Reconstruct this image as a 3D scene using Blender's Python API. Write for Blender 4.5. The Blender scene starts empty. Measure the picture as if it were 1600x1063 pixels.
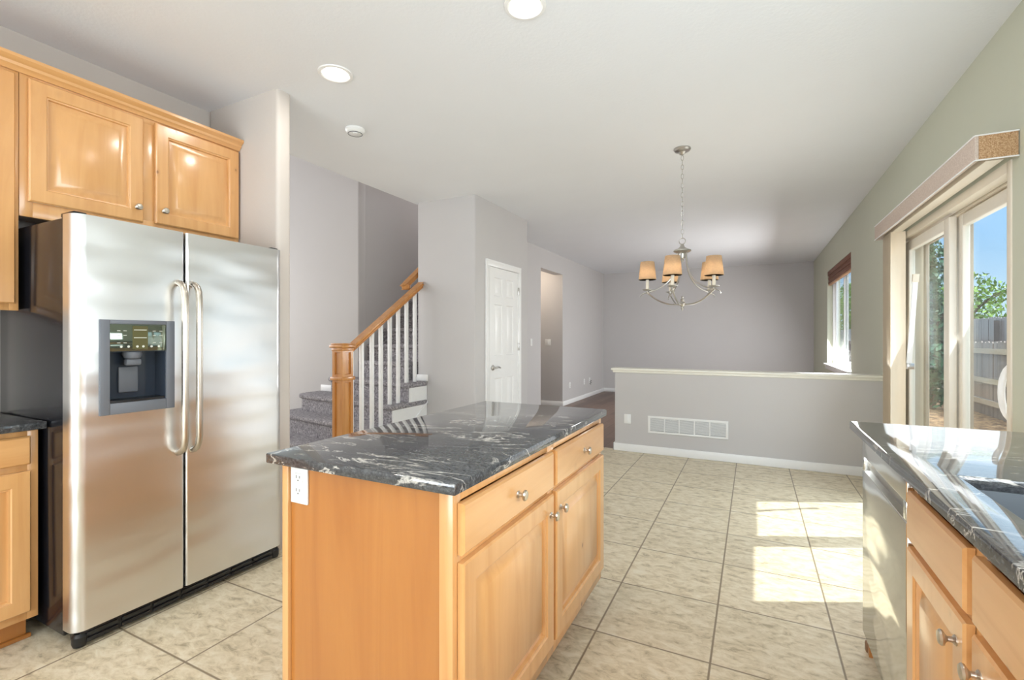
import bpy, bmesh, math, random
from mathutils import Vector, Matrix
random.seed(7)
C = bpy.context.scene.collection
scene = bpy.context.scene
R = math.radians

# ------------------------------------------------------------------ camera
FPX, HOR, CAMH = 748.0, 527.0, 1.266
YAW = math.atan(377 / FPX)
cam = bpy.data.cameras.new('camera')
cam.sensor_width = 36.0
cam.lens = 36.0 * FPX / 1600.0
cam.shift_y = (HOR - 531.5) / 1600.0
cam.clip_start = 0.05
camo = bpy.data.objects.new('camera', cam)
C.objects.link(camo)
camo.location = (0, 0, CAMH)
camo.rotation_euler = (R(90), 0, YAW)
scene.camera = camo

# ------------------------------------------------------------------ exposure
vs = scene.view_settings
vs.view_transform = 'Standard'
vs.look = 'None'
vs.gamma = 1.0
vs.use_curve_mapping = False
vs.exposure = 0.35

# ------------------------------------------------------------------ world sky
world = bpy.data.worlds.new('sky')
scene.world = world
world.use_nodes = True
nt = world.node_tree
nt.nodes.clear()
wo = nt.nodes.new('ShaderNodeOutputWorld')
bg = nt.nodes.new('ShaderNodeBackground')
tc = nt.nodes.new('ShaderNodeTexCoord')
sp = nt.nodes.new('ShaderNodeSeparateXYZ')
rp = nt.nodes.new('ShaderNodeValToRGB')
nt.links.new(tc.outputs['Generated'], sp.inputs[0])
nt.links.new(sp.outputs['Z'], rp.inputs['Fac'])
rp.color_ramp.elements[0].position = 0.0
rp.color_ramp.elements[0].color = (0.70, 0.87, 1.0, 1)
rp.color_ramp.elements[1].position = 1.0
rp.color_ramp.elements[1].color = (4.6, 4.9, 5.2, 1)
e = rp.color_ramp.elements.new(0.16); e.color = (0.34, 0.62, 0.97, 1)
e = rp.color_ramp.elements.new(0.40); e.color = (0.36, 0.63, 1.0, 1)
e = rp.color_ramp.elements.new(0.62); e.color = (2.6, 2.9, 3.2, 1)
nt.links.new(rp.outputs[0], bg.inputs['Color'])
bg.inputs['Strength'].default_value = 1.0
nt.links.new(bg.outputs[0], wo.inputs[0])

# ------------------------------------------------------------------ sun and large lights
def light(name, kind, loc, energy, color=(1, 1, 1), direction=None, **kw):
    l = bpy.data.lights.new(name, kind)
    l.energy = energy
    l.color = color
    for k, v in kw.items():
        setattr(l, k, v)
    o = bpy.data.objects.new(name, l)
    C.objects.link(o)
    o.location = loc
    if direction is not None:
        o.rotation_euler = Vector(direction).to_track_quat('-Z', 'Y').to_euler()
    return o

light('sun', 'SUN', (6, 8, 9), 4.7, (1.0, 0.975, 0.93), (-1.0, -0.47, -1.68), angle=R(0.6))
# stand-in daylight at patio door and living window; other area lights are added fills
light('kitchen_fill_light', 'AREA', (-0.9, -3.85, 1.35), 215, (0.82, 0.915, 1.0), (0, 1, 0.6), shape='RECTANGLE', size=3.6, size_y=2.1)  # added fill behind the camera; no window is built there
light('sink_fill_light', 'AREA', (1.03, 0.75, 1.62), 50, (0.84, 0.93, 1.0), (-1, 0.0, 0.2), shape='RECTANGLE', size=2.0, size_y=1.05)  # added fill from the right; the wall over the sink is solid
light('hall_fill_light', 'AREA', (-5.2, 0.1, 2.4), 22, (1.0, 0.99, 0.985), (0.25, 1, 0), shape='RECTANGLE', size=2.6, size_y=2.8)  # unseen area light added for the stair hall; its wall has no window
light('entry_fill_light', 'AREA', (-8.1, 2.1, 1.9), 105, (0.96, 0.98, 1.0), (1, 0.05, 0.0), shape='RECTANGLE', size=3.6, size_y=2.6)  # added from the entry side to brighten the right wall
light('patio_door_light', 'AREA', (1.03, 3.88, 1.05), 11, (0.88, 0.95, 1.0), (-1, -0.1, 0.4), shape='RECTANGLE', size=1.7, size_y=1.9)
light('living_window_light', 'AREA', (0.98, 8.0, 1.4), 78, (1.0, 1.0, 1.0), (-1, 0.0, -0.5), shape='RECTANGLE', size=2.0, size_y=1.1)
light('upstairs_fill_light', 'AREA', (-3.8, 8.3, 4.6), 60, (1.0, 0.95, 0.92), (0, -1, -0.25), shape='RECTANGLE', size=0.8, size_y=1.2)  # added to lift the dark stairwell wall

# ================================================================== helpers
class MB:
    def __init__(self):
        self.bm = bmesh.new()
    def merge(self, other, bevel=0, seg=2, only=None):
        if bevel > 0:
            es = [e for e in other.edges if only is None or only(e)]
            bmesh.ops.bevel(other, geom=es, offset=bevel, segments=seg, profile=0.5, affect='EDGES', clamp_overlap=True)
        me = bpy.data.meshes.new('tmp')
        other.to_mesh(me)
        other.free()
        self.bm.from_mesh(me)
        bpy.data.meshes.remove(me)
    def box(self, x0, x1, y0, y1, z0, z1, bevel=0, seg=2, vertical=False):
        b = bmesh.new()
        bmesh.ops.create_cube(b, size=1)
        for v in b.verts:
            v.co = Vector(((x0 + x1) / 2 + v.co.x * (x1 - x0), (y0 + y1) / 2 + v.co.y * (y1 - y0), (z0 + z1) / 2 + v.co.z * (z1 - z0)))
        only = None
        if vertical:
            only = lambda e: abs(e.verts[0].co.z - e.verts[1].co.z) > 1e-4
        self.merge(b, bevel, seg, only)
        return self
    def prism(self, pts, axis, a0, a1, bevel=0, seg=2):
        """polygon pts (two coords) extruded along axis x/y/z from a0 to a1"""
        b = bmesh.new()
        def mk(p, a):
            if axis == 'z': return (p[0], p[1], a)
            if axis == 'y': return (p[0], a, p[1])
            return (a, p[0], p[1])
        lo = [b.verts.new(mk(p, a0)) for p in pts]
        hi = [b.verts.new(mk(p, a1)) for p in pts]
        n = len(pts)
        b.faces.new(lo); b.faces.new(hi)
        for i in range(n):
            b.faces.new((lo[i], lo[(i + 1) % n], hi[(i + 1) % n], hi[i]))
        bmesh.ops.recalc_face_normals(b, faces=b.faces)
        self.merge(b, bevel, seg)
        return self
    def lathe(self, prof, center, axis='z', seg=24):
        bm = self.bm
        cx, cy, cz = center
        rings = []
        for r, t in prof:
            ring = []
            for i in range(seg):
                a = 2 * math.pi * i / seg
                c, s = r * math.cos(a), r * math.sin(a)
                if axis == 'z': p = (cx + c, cy + s, cz + t)
                elif axis == 'x': p = (cx + t, cy + c, cz + s)
                else: p = (cx + c, cy + t, cz + s)
                ring.append(bm.verts.new(p))
            rings.append(ring)
        for a, b in zip(rings, rings[1:]):
            for i in range(seg):
                bm.faces.new((a[i], a[(i + 1) % seg], b[(i + 1) % seg], b[i]))
        if prof[0][0] > 1e-6: bm.faces.new(rings[0])
        if prof[-1][0] > 1e-6: bm.faces.new(rings[-1])
        return self
    def tube(self, pts, r, seg=10, closed=False):
        bm = self.bm
        pts = [Vector(p) for p in pts]
        n = len(pts)
        rad = r if isinstance(r, (list, tuple)) else [r] * n
        rings = []
        t0 = (pts[1] - pts[0]).normalized()
        ref = Vector((0, 0, 1)) if abs(t0.z) < 0.9 else Vector((1, 0, 0))
        nrm = (ref - t0 * ref.dot(t0)).normalized()
        for i in range(n):
            if closed: t = (pts[(i + 1) % n] - pts[i - 1]).normalized()
            elif i == 0: t = t0
            elif i == n - 1: t = (pts[-1] - pts[-2]).normalized()
            else: t = (pts[i + 1] - pts[i - 1]).normalized()
            nrm = (nrm - t * nrm.dot(t)).normalized()
            bn = t.cross(nrm)
            rings.append([bm.verts.new(pts[i] + (nrm * math.cos(2 * math.pi * k / seg) + bn * math.sin(2 * math.pi * k / seg)) * rad[i]) for k in range(seg)])
        last = n if closed else n - 1
        for i in range(last):
            a, b = rings[i], rings[(i + 1) % n]
            for k in range(seg):
                bm.faces.new((a[k], a[(k + 1) % seg], b[(k + 1) % seg], b[k]))
        if not closed:
            bm.faces.new(rings[0]); bm.faces.new(rings[-1])
        return self
    def beam(self, p0, p1, w, h, up=(0, 0, 1), bevel=0.0):
        p0, p1 = Vector(p0), Vector(p1)
        d = (p1 - p0); L = d.length; d.normalize()
        s = d.cross(Vector(up)).normalized(); u = s.cross(d)
        b = bmesh.new()
        bmesh.ops.create_cube(b, size=1)
        m = (p0 + p1) / 2
        for v in b.verts:
            v.co = m + d * v.co.x * L + s * v.co.y * w + u * v.co.z * h
        self.merge(b, bevel, 2)
        return self
    def sphere(self, c, r, seg=14):
        prof = [(r * math.sin(math.pi * i / 8), -r * math.cos(math.pi * i / 8)) for i in range(9)]
        prof[0] = (0.0004, -r); prof[-1] = (0.0004, r)
        return self.lathe(prof, c, 'z', seg)
    def slab(self, o, u, v, n, w, h, t, panels=(), prof=(), chamfer=0.004):
        """a door-like slab: front face at +n*t with nested relief panels; o = lower corner of its back"""
        bm = self.bm
        o, u, v, n = Vector(o), Vector(u), Vector(v), Vector(n)
        P = lambda a, b, d: bm.verts.new(o + u * a + v * b + n * d)
        def quad(a0, a1, b0, b1, d):
            bm.faces.new((P(a0, b0, d), P(a1, b0, d), P(a1, b1, d), P(a0, b1, d)))
        c = chamfer
        def rect(a0, a1, b0, b1, d): return [P(a0, b0, d), P(a1, b0, d), P(a1, b1, d), P(a0, b1, d)]
        def bridge(A, B):
            for i in range(4):
                bm.faces.new((A[i], A[(i + 1) % 4], B[(i + 1) % 4], B[i]))
        r0 = rect(0, w, 0, h, 0); r1 = rect(0, w, 0, h, t - c); r2 = rect(c, w - c, c, h - c, t)
        bm.faces.new(r0); bridge(r0, r1); bridge(r1, r2)
        us = sorted({c, w - c, *[p[0] for p in panels], *[p[1] for p in panels]})
        vv = sorted({c, h - c, *[p[2] for p in panels], *[p[3] for p in panels]})
        for a0, a1 in zip(us, us[1:]):
            for b0, b1 in zip(vv, vv[1:]):
                ma, mb = (a0 + a1) / 2, (b0 + b1) / 2
                if any(p[0] < ma < p[1] and p[2] < mb < p[3] for p in panels):
                    continue
                quad(a0, a1, b0, b1, t)
        for p in panels:
            prev = rect(p[0], p[1], p[2], p[3], t)
            for ins, dep in prof:
                cur = rect(p[0] + ins, p[1] - ins, p[2] + ins, p[3] - ins, t + dep)
                bridge(prev, cur); prev = cur
            bm.faces.new(prev)
        bmesh.ops.remove_doubles(bm, verts=bm.verts[:], dist=1e-6)
        return self
    def build(self, name, mat, parent=None, smooth=True):
        bm = self.bm
        bmesh.ops.recalc_face_normals(bm, faces=bm.faces[:])
        me = bpy.data.meshes.new(name)
        bm.to_mesh(me)
        bm.free()
        if smooth:
            for p in me.polygons: p.use_smooth = True
            me.set_sharp_from_angle(angle=R(32))
        me.materials.append(mat)
        o = bpy.data.objects.new(name, me)
        C.objects.link(o)
        if parent is not None:
            org = Vector((0, 0, 0)); q = parent
            while q is not None:
                org += Vector(q.location); q = q.parent
            me.transform(Matrix.Translation(-org))
            o.parent = parent
        return o

def thing(name, label, cat, loc, group=None):
    o = bpy.data.objects.new(name, None)
    o.empty_display_size = 0.1
    C.objects.link(o)
    o.location = loc
    o['label'] = label; o['category'] = cat
    if group: o['group'] = group
    return o
def tag(o, label, cat, group=None, kind=None):
    o['label'] = label; o['category'] = cat
    if group: o['group'] = group
    if kind: o['kind'] = kind
    return o
def struct(o, label=None, cat=None):
    o['kind'] = 'structure'
    if label: o['label'] = label
    if cat: o['category'] = cat
    return o
def dup(root, offset, label, group=None):
    r = root.copy(); C.objects.link(r)
    r.location = Vector(root.location) + Vector(offset)
    r['label'] = label
    if group: r['group'] = group
    for ch in list(root.children):
        c = ch.copy(); C.objects.link(c); c.parent = r
        for g in list(ch.children):
            d = g.copy(); C.objects.link(d); d.parent = c
    return r

# ================================================================== materials
def srgb(r, g, b):
    f = lambda c: (c / 255) / 12.92 if c / 255 <= 0.04045 else ((c / 255 + 0.055) / 1.055) ** 2.4
    return (f(r), f(g), f(b), 1)
class NM:
    """small node-material builder"""
    def __init__(self, name):
        self.m = bpy.data.materials.new(name)
        self.m.use_nodes = True
        self.t = self.m.node_tree
        self.b = self.t.nodes['Principled BSDF']
        self.out = self.t.nodes['Material Output']
    def n(self, typ, **kw):
        x = self.t.nodes.new(typ)
        for k, v in kw.items():
            setattr(x, k, v)
        return x
    def l(self, a, b): self.t.links.new(a, b)
    def coords(self, scale=(1, 1, 1), rot=(0, 0, 0), vary=False):
        t = self.n('ShaderNodeTexCoord'); mp = self.n('ShaderNodeMapping')
        mp.inputs['Scale'].default_value = scale; mp.inputs['Rotation'].default_value = rot
        if vary:
            oi = self.n('ShaderNodeObjectInfo')
            ad = self.n('ShaderNodeVectorMath', operation='MULTIPLY_ADD')
            cmb = self.n('ShaderNodeCombineXYZ')
            for i in range(3): self.l(oi.outputs['Random'], cmb.inputs[i])
            self.l(cmb.outputs[0], ad.inputs[0]); ad.inputs[1].default_value = (7.3, 11.7, 5.1)
            self.l(t.outputs['Object'], ad.inputs[2])
            self.l(ad.outputs[0], mp.inputs['Vector'])
        else:
            self.l(t.outputs['Object'], mp.inputs['Vector'])
        return mp.outputs[0]
    def noise(self, vec, scale, detail=3, rough=0.5, dist=0.0):
        x = self.n('ShaderNodeTexNoise')
        self.l(vec, x.inputs['Vector'])
        x.inputs['Scale'].default_value = scale; x.inputs['Detail'].default_value = detail
        x.inputs['Roughness'].default_value = rough; x.inputs['Distortion'].default_value = dist
        return x.outputs['Fac']
    def ramp(self, fac, stops):
        x = self.n('ShaderNodeValToRGB')
        self.l(fac, x.inputs['Fac'])
        el = x.color_ramp.elements
        el[0].position, el[0].color = stops[0]
        el[1].position, el[1].color = stops[-1]
        for p, c in stops[1:-1]:
            q = el.new(p); q.color = c
        return x.outputs['Color']
    def mix(self, fac, a, b, blend='MIX'):
        x = self.n('ShaderNodeMix', data_type='RGBA', blend_type=blend)
        for sock, val in ((x.inputs['Factor'], fac), (x.inputs[6], a), (x.inputs[7], b)):
            if hasattr(val, 'is_linked'): self.l(val, sock)
            else: sock.default_value = val
        return x.outputs[2]
    def math(self, op, a, b=0.0, c=None):
        x = self.n('ShaderNodeMath', operation=op)
        for i, val in enumerate((a, b) if c is None else (a, b, c)):
            if hasattr(val, 'is_linked'): self.l(val, x.inputs[i])
            else: x.inputs[i].default_value = val
        return x.outputs[0]
    def bump(self, h, strength=0.2, dist=0.01):
        x = self.n('ShaderNodeBump')
        x.inputs['Strength'].default_value = strength; x.inputs['Distance'].default_value = dist
        self.l(h, x.inputs['Height'])
        self.l(x.outputs[0], self.b.inputs['Normal'])
    def set(self, color=None, rough=None, metal=None, spec=None, coat=None):
        for k, v in (('Base Color', color), ('Roughness', rough), ('Metallic', metal), ('Specular IOR Level', spec), ('Coat Weight', coat)):
            if v is None: continue
            if hasattr(v, 'is_linked'): self.l(v, self.b.inputs[k])
            else: self.b.inputs[k].default_value = v
        return self

def m_paint(name, col, rough=0.55, tex=0.12, scale=90):
    k = NM(name); v = k.coords()
    k.set(color=k.mix(k.noise(v, 3.0, 2), tuple(c * 0.97 for c in col[:3]) + (1,), col), rough=rough, spec=0.35)
    k.bump(k.noise(v, scale, 3), tex, 0.004)
    return k.m
def m_plain(name, col, rough=0.4, metal=0.0, spec=0.5):
    k = NM(name); v = k.coords()
    k.set(color=k.mix(k.noise(v, 14, 2), tuple(c * 0.95 for c in col[:3]) + (1,), col), rough=rough, metal=metal, spec=spec)
    return k.m
def m_wood(name, light_c, dark_c, grain=(14, 14, 1.2), rough=0.28, knots=True, ring=0.45):
    k = NM(name); v = k.coords(grain, vary=True)
    broad = k.noise(v, 0.9, 4, 0.55, 1.1)
    fine = k.noise(v, 9.0, 4, 0.6, 0.2)
    base = k.ramp(broad, [(0.25, dark_c), (0.5, tuple(a * 0.6 + b * 0.4 for a, b in zip(light_c, dark_c))), (0.75, light_c)])
    col = k.mix(k.math('MULTIPLY', fine, ring * 0.6), base, dark_c)
    if knots:
        kv = k.coords(tuple(3.1 if g > 5 else 2.3 for g in grain), vary=True)
        vo = k.n('ShaderNodeTexVoronoi', feature='F1')
        k.l(kv, vo.inputs['Vector']); vo.inputs['Scale'].default_value = 1.7
        kf = k.ramp(vo.outputs['Distance'], [(0.0, (0.9, 0.9, 0.9, 1)), (0.028, (0.75, 0.75, 0.75, 1)), (0.05, (0.12, 0.12, 0.12, 1)), (0.11, (0, 0, 0, 1))])
        col = k.mix(kf, col, srgb(120, 70, 30))
    k.set(color=col, rough=rough, spec=0.5, coat=0.8)
    k.b.inputs['Coat Roughness'].default_value = 0.18
    k.bump(fine, 0.03, 0.002)
    return k.m

M = {}
M['ceiling'] = m_paint('ceiling paint', srgb(238, 240, 243), 0.7, 0.25, 60)
M['wall'] = m_paint('grey wall paint', srgb(201, 198, 197))
M['greenlit'] = m_paint('sage wall paint', srgb(202, 204, 186))  # grey wall tone with green bounce from the yard put into its colour
M['taupe'] = m_paint('taupe wall paint', srgb(208, 200, 193))
M['trim'] = m_plain('white trim paint', srgb(246, 246, 245), 0.3)
M['capmat'] = m_plain('cream trim paint', srgb(238, 235, 224), 0.32)
M['almond'] = m_plain('almond vinyl', srgb(232, 222, 204), 0.35)
M['panelwhite'] = m_plain('ivory vinyl', srgb(232, 226, 214), 0.35)
M['plate'] = m_plain('white plastic', srgb(240, 240, 238), 0.3)
M['slot'] = m_plain('dark slot', srgb(60, 58, 55), 0.6)
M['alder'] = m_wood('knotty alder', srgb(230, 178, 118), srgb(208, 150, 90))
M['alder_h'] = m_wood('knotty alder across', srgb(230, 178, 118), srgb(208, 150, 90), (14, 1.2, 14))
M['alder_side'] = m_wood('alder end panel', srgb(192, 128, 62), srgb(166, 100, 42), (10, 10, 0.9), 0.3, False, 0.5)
M['oak'] = m_wood('honey oak', srgb(222, 160, 88), srgb(190, 122, 54), (16, 16, 1.5), 0.3, False)
M['nickel'] = m_plain('brushed nickel', srgb(206, 198, 186), 0.28, 1.0)
M['chrome'] = m_plain('satin silver', srgb(196, 194, 190), 0.3, 1.0)
M['black'] = m_plain('black plastic', srgb(26, 27, 29), 0.3)
M['grey_plastic'] = m_plain('grey plastic', srgb(112, 116, 124), 0.45)
M['mirror_panel'] = m_plain('glossy control panel', srgb(120, 130, 118), 0.06, 0.8)
M['olive'] = m_plain('olive display', srgb(92, 88, 52), 0.2)

def m_steel(name, col, rough, axis):
    k = NM(name)
    sc = [160, 160, 160]; sc[axis] = 2.0
    v = k.coords(tuple(sc)); w = k.coords((1, 1.0, 3.2))
    fine = k.noise(v, 2.2, 3, 0.6)
    k.set(color=col, metal=1.0)
    k.set(rough=k.math('MULTIPLY_ADD', fine, 0.03, rough - 0.015))
    h = k.noise(w, 1.6, 1)
    k.bump(h, 0.5, 0.04)
    return k.m
M['steel'] = m_steel('brushed stainless steel', srgb(226, 226, 226), 0.30, 1)
M['dw_steel'] = m_steel('satin dishwasher steel', srgb(224, 224, 220), 0.13, 1)
k = NM('textured black enamel'); v = k.coords()
k.set(color=srgb(24, 25, 30), rough=0.13, spec=0.7); k.bump(k.noise(v, 260, 2), 0.06, 0.002); M['fridge_side'] = k.m

def m_granite():
    k = NM('black veined granite')
    v = k.coords(); s = k.coords((1.1, 3.4, 3.4), (0, 0, R(-12))); q = k.coords((1.0, 2.2, 2.2), (0, 0, R(-20)))
    speck = k.noise(v, 120, 4, 0.7)
    streak = k.noise(s, 22.0, 6, 0.72, 0.5)
    base = k.ramp(speck, [(0.3, srgb(40, 41, 43)), (0.55, srgb(70, 72, 75)), (0.75, srgb(104, 106, 110))])
    base = k.mix(k.ramp(streak, [(0.50, (0, 0, 0, 1)), (0.75, (0.6, 0.6, 0.6, 1))]), base, srgb(120, 122, 125))
    a = k.noise(s, 1.6, 6, 0.6, 1.3)
    vein = k.ramp(k.math('ABSOLUTE', k.math('SUBTRACT', a, 0.5)), [(0.0, (0.9, 0.9, 0.9, 1)), (0.006, (0.5, 0.5, 0.5, 1)), (0.015, (0, 0, 0, 1))])
    mask = k.ramp(k.noise(q, 2.6, 3, 0.5), [(0.42, (0, 0, 0, 1)), (0.54, (1, 1, 1, 1))])
    vein = k.mix(1.0, vein, mask, 'MULTIPLY')
    patch = k.ramp(k.noise(s, 5.5, 10, 0.78, 1.6), [(0.55, (0, 0, 0, 1)), (0.66, (0.9, 0.9, 0.9, 1))])
    mask2 = k.ramp(k.noise(q, 1.9, 3, 0.55, 0.4), [(0.54, (0, 0, 0, 1)), (0.62, (1, 1, 1, 1))])
    patch = k.mix(1.0, patch, mask2, 'MULTIPLY')
    col = k.mix(vein, base, srgb(214, 210, 202))
    col = k.mix(patch, col, srgb(214, 208, 198))
    k.set(color=col, rough=0.05, spec=0.75)
    return k.m
M['granite'] = m_granite()

def m_tile():
    k = NM('beige stone tile'); v = k.coords()
    sp_ = k.n('ShaderNodeSeparateXYZ'); k.l(v, sp_.inputs[0])
    px, py = 0.4565, 0.456
    ux = k.math('DIVIDE', k.math('SUBTRACT', sp_.outputs[0], -0.606 - 20 * px), px)
    uy = k.math('DIVIDE', k.math('SUBTRACT', sp_.outputs[1], 2.46 - 20 * py), py)
    fx = k.math('ABSOLUTE', k.math('SUBTRACT', k.math('FRACT', ux), 0.5))
    fy = k.math('ABSOLUTE', k.math('SUBTRACT', k.math('FRACT', uy), 0.5))
    edge = k.math('MAXIMUM', fx, fy)
    grout = k.ramp(edge, [(0.490, (0, 0, 0, 1)), (0.4935, (1, 1, 1, 1))])
    cb = k.n('ShaderNodeCombineXYZ')
    k.l(k.math('FLOOR', ux), cb.inputs[0]); k.l(k.math('FLOOR', uy), cb.inputs[1])
    wn = k.n('ShaderNodeTexWhiteNoise', noise_dimensions='3D'); k.l(cb.outputs[0], wn.inputs['Vector'])
    off = k.n('ShaderNodeVectorMath', operation='MULTIPLY_ADD')
    k.l(wn.outputs['Color'], off.inputs[0]); off.inputs[1].default_value = (9, 9, 9); k.l(v, off.inputs[2])
    mp = k.n('ShaderNodeMapping'); mp.inputs['Scale'].default_value = (1.0, 1.9, 1); mp.inputs['Rotation'].default_value = (0, 0, R(-30))
    k.l(off.outputs[0], mp.inputs['Vector'])
    a = k.noise(mp.outputs[0], 15, 8, 0.70, 0.5)
    b = k.noise(mp.outputs[0], 3.2, 3, 0.5)
    col = k.ramp(a, [(0.32, srgb(164, 149, 122)), (0.44, srgb(214, 199, 168)), (0.55, srgb(232, 219, 192)), (0.70, srgb(244, 236, 216))])
    col = k.mix(k.math('MULTIPLY', b, 0.35), col, srgb(206, 191, 162))
    tone = k.mix(wn.outputs['Value'], (0.92, 0.92, 0.92, 1), (1.0, 1.0, 1.0, 1))
    col = k.mix(1.0, col, tone, 'MULTIPLY')
    col = k.mix(grout, col, srgb(142, 126, 104))
    k.set(color=col, rough=0.36, spec=0.4)
    k.bump(k.math('SUBTRACT', k.math('MULTIPLY', a, 0.25), grout), 0.25, 0.003)
    return k.m
M['tile'] = m_tile()

def m_planks():
    k = NM('dark wood planks'); v = k.coords((1, 1, 1), (0, 0, R(90)))
    br = k.n('ShaderNodeTexBrick'); k.l(v, br.inputs['Vector'])
    br.offset = 0.37
    br.inputs['Color1'].default_value = srgb(104, 82, 72); br.inputs['Color2'].default_value = srgb(134, 108, 94)
    br.inputs['Mortar'].default_value = srgb(66, 52, 46); br.inputs['Scale'].default_value = 1.0
    br.inputs['Mortar Size'].default_value = 0.0025; br.inputs['Brick Width'].default_value = 1.1; br.inputs['Row Height'].default_value = 0.14
    g = k.noise(k.coords((22, 1.5, 1)), 1.4, 5, 0.6, 0.6)
    k.set(color=k.mix(k.math('MULTIPLY', g, 0.6), br.outputs['Color'], srgb(84, 64, 54)), rough=0.4)
    return k.m
M['planks'] = m_planks()

k = NM('grey cut pile carpet'); v = k.coords()
c1 = k.noise(v, 48, 5, 0.8); c2 = k.noise(v, 9, 3)
k.set(color=k.mix(k.math('MULTIPLY', c2, 0.5), k.ramp(c1, [(0.36, srgb(92, 89, 94)), (0.5, srgb(172, 168, 172)), (0.64, srgb(228, 224, 227))]), srgb(172, 168, 172)), rough=0.95, spec=0.1)
k.bump(c1, 1.0, 0.02); M['carpet'] = k.m

k = NM('brown burlap'); v = k.coords((1, 1, 6))
f = k.noise(v, 60, 4, 0.7)
k.set(color=k.ramp(f, [(0.3, srgb(150, 130, 108)), (0.7, srgb(206, 184, 154))]), rough=0.9, spec=0.1)
tr = k.n('ShaderNodeBsdfTranslucent'); tr.inputs['Color'].default_value = srgb(236, 220, 198)
mx = k.n('ShaderNodeMixShader'); mx.inputs[0].default_value = 0.42
k.l(k.b.outputs[0], mx.inputs[1]); k.l(tr.outputs[0], mx.inputs[2]); k.l(mx.outputs[0], k.out.inputs[0]); M['burlap'] = k.m

k = NM('speckled particle board'); v = k.coords()
k.set(color=k.ramp(k.noise(v, 240, 3, 0.7), [(0.3, srgb(132, 96, 62)), (0.5, srgb(184, 146, 106)), (0.7, srgb(214, 186, 150))]), rough=0.8); M['cork'] = k.m
k = NM('greige fabric'); v = k.coords()
k.set(color=k.ramp(k.noise(v, 180, 3, 0.6), [(0.3, srgb(190, 172, 160)), (0.7, srgb(216, 202, 190))]), rough=0.85, spec=0.1); M['fabric'] = k.m
M['vane'] = m_plain('cream blind vinyl', srgb(236, 222, 200), 0.5)
k = NM('woven brown shade'); v = k.coords((1, 6, 1))
k.set(color=k.ramp(k.noise(v, 40, 4, 0.7), [(0.3, srgb(84, 52, 42)), (0.7, srgb(158, 110, 88))]), rough=0.7); M['shadewood'] = k.m

def m_glass():
    k = NM('window glass')
    lw = k.n('ShaderNodeLayerWeight'); lw.inputs['Blend'].default_value = 0.5
    fac = k.math('MULTIPLY_ADD', k.math('POWER', lw.outputs['Facing'], 5.0), 0.45, 0.045)
    t = k.n('ShaderNodeBsdfTransparent'); t.inputs['Color'].default_value = (0.94, 0.97, 0.96, 1)
    g = k.n('ShaderNodeBsdfGlossy'); g.inputs['Roughness'].default_value = 0.0
    mx = k.n('ShaderNodeMixShader')
    k.l(fac, mx.inputs[0]); k.l(t.outputs[0], mx.inputs[1]); k.l(g.outputs[0], mx.inputs[2]); k.l(mx.outputs[0], k.out.inputs[0])
    return k.m
M['glass'] = m_glass()
def m_emit(name, col, s):
    k = NM(name); k.b.inputs['Base Color'].default_value = col
    k.b.inputs['Emission Color'].default_value = col; k.b.inputs['Emission Strength'].default_value = s
    return k.m
M['lens'] = m_emit('lit lamp lens', srgb(255, 248, 232), 2.5)
M['bulb'] = m_emit('lit bulb', srgb(255, 232, 200), 28.0)
M['fence'] = m_wood('weathered cedar', srgb(150, 134, 124), srgb(104, 90, 85), (9, 9, 0.8), 0.85, True, 0.8)
M['fence_dark'] = m_wood('grey weathered cedar', srgb(128, 120, 116), srgb(86, 80, 80), (9, 9, 0.8), 0.85, False, 0.8)
M['rail'] = m_wood('pale cedar rail', srgb(186, 170, 150), srgb(150, 134, 116), (9, 0.8, 9), 0.8, False, 0.6)
k = NM('bark mulch'); v = k.coords()
k.set(color=k.ramp(k.noise(v, 11, 6, 0.8), [(0.38, srgb(70, 50, 36)), (0.5, srgb(136, 104, 74)), (0.62, srgb(190, 158, 120))]), rough=0.95)
k.bump(k.noise(v, 11, 6, 0.8), 1.0, 0.05); M['mulch'] = k.m
k = NM('leaf green'); v = k.coords()
k.set(color=k.ramp(k.noise(v, 4, 3), [(0.3, srgb(62, 104, 34)), (0.7, srgb(140, 176, 62))]), rough=0.5); M['leaf'] = k.m
k = NM('evergreen leaf'); v = k.coords()
k.set(color=k.ramp(k.noise(v, 4, 3), [(0.3, srgb(30, 74, 52)), (0.7, srgb(70, 122, 84))]), rough=0.6); M['evergreen'] = k.m
M['bark'] = m_plain('tree bark', srgb(92, 76, 62), 0.9)
M['sinkmat'] = m_plain('grey composite sink', srgb(108, 114, 120), 0.45)
M['candle'] = m_plain('ivory candle sleeve', srgb(236, 226, 206), 0.5)

# ================================================================== room shell
CZ = 2.74
XR, XL, YB = 1.05, -3.18, 10.95
def wallbox(name, mat, *boxes, bev=0.0):
    mb = MB()
    for b in boxes:
        mb.box(*b, bevel=bev, seg=3, vertical=True) if bev else mb.box(*b)
    return struct(mb.build(name, mat))
wallbox('floor', M['tile'], (-8.2, 1.22, -4.2, 5.385, -0.12, 0))
wallbox('floor_living', M['planks'], (-8.2, 1.22, 5.385, 11.1, -0.12, 0))
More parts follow.
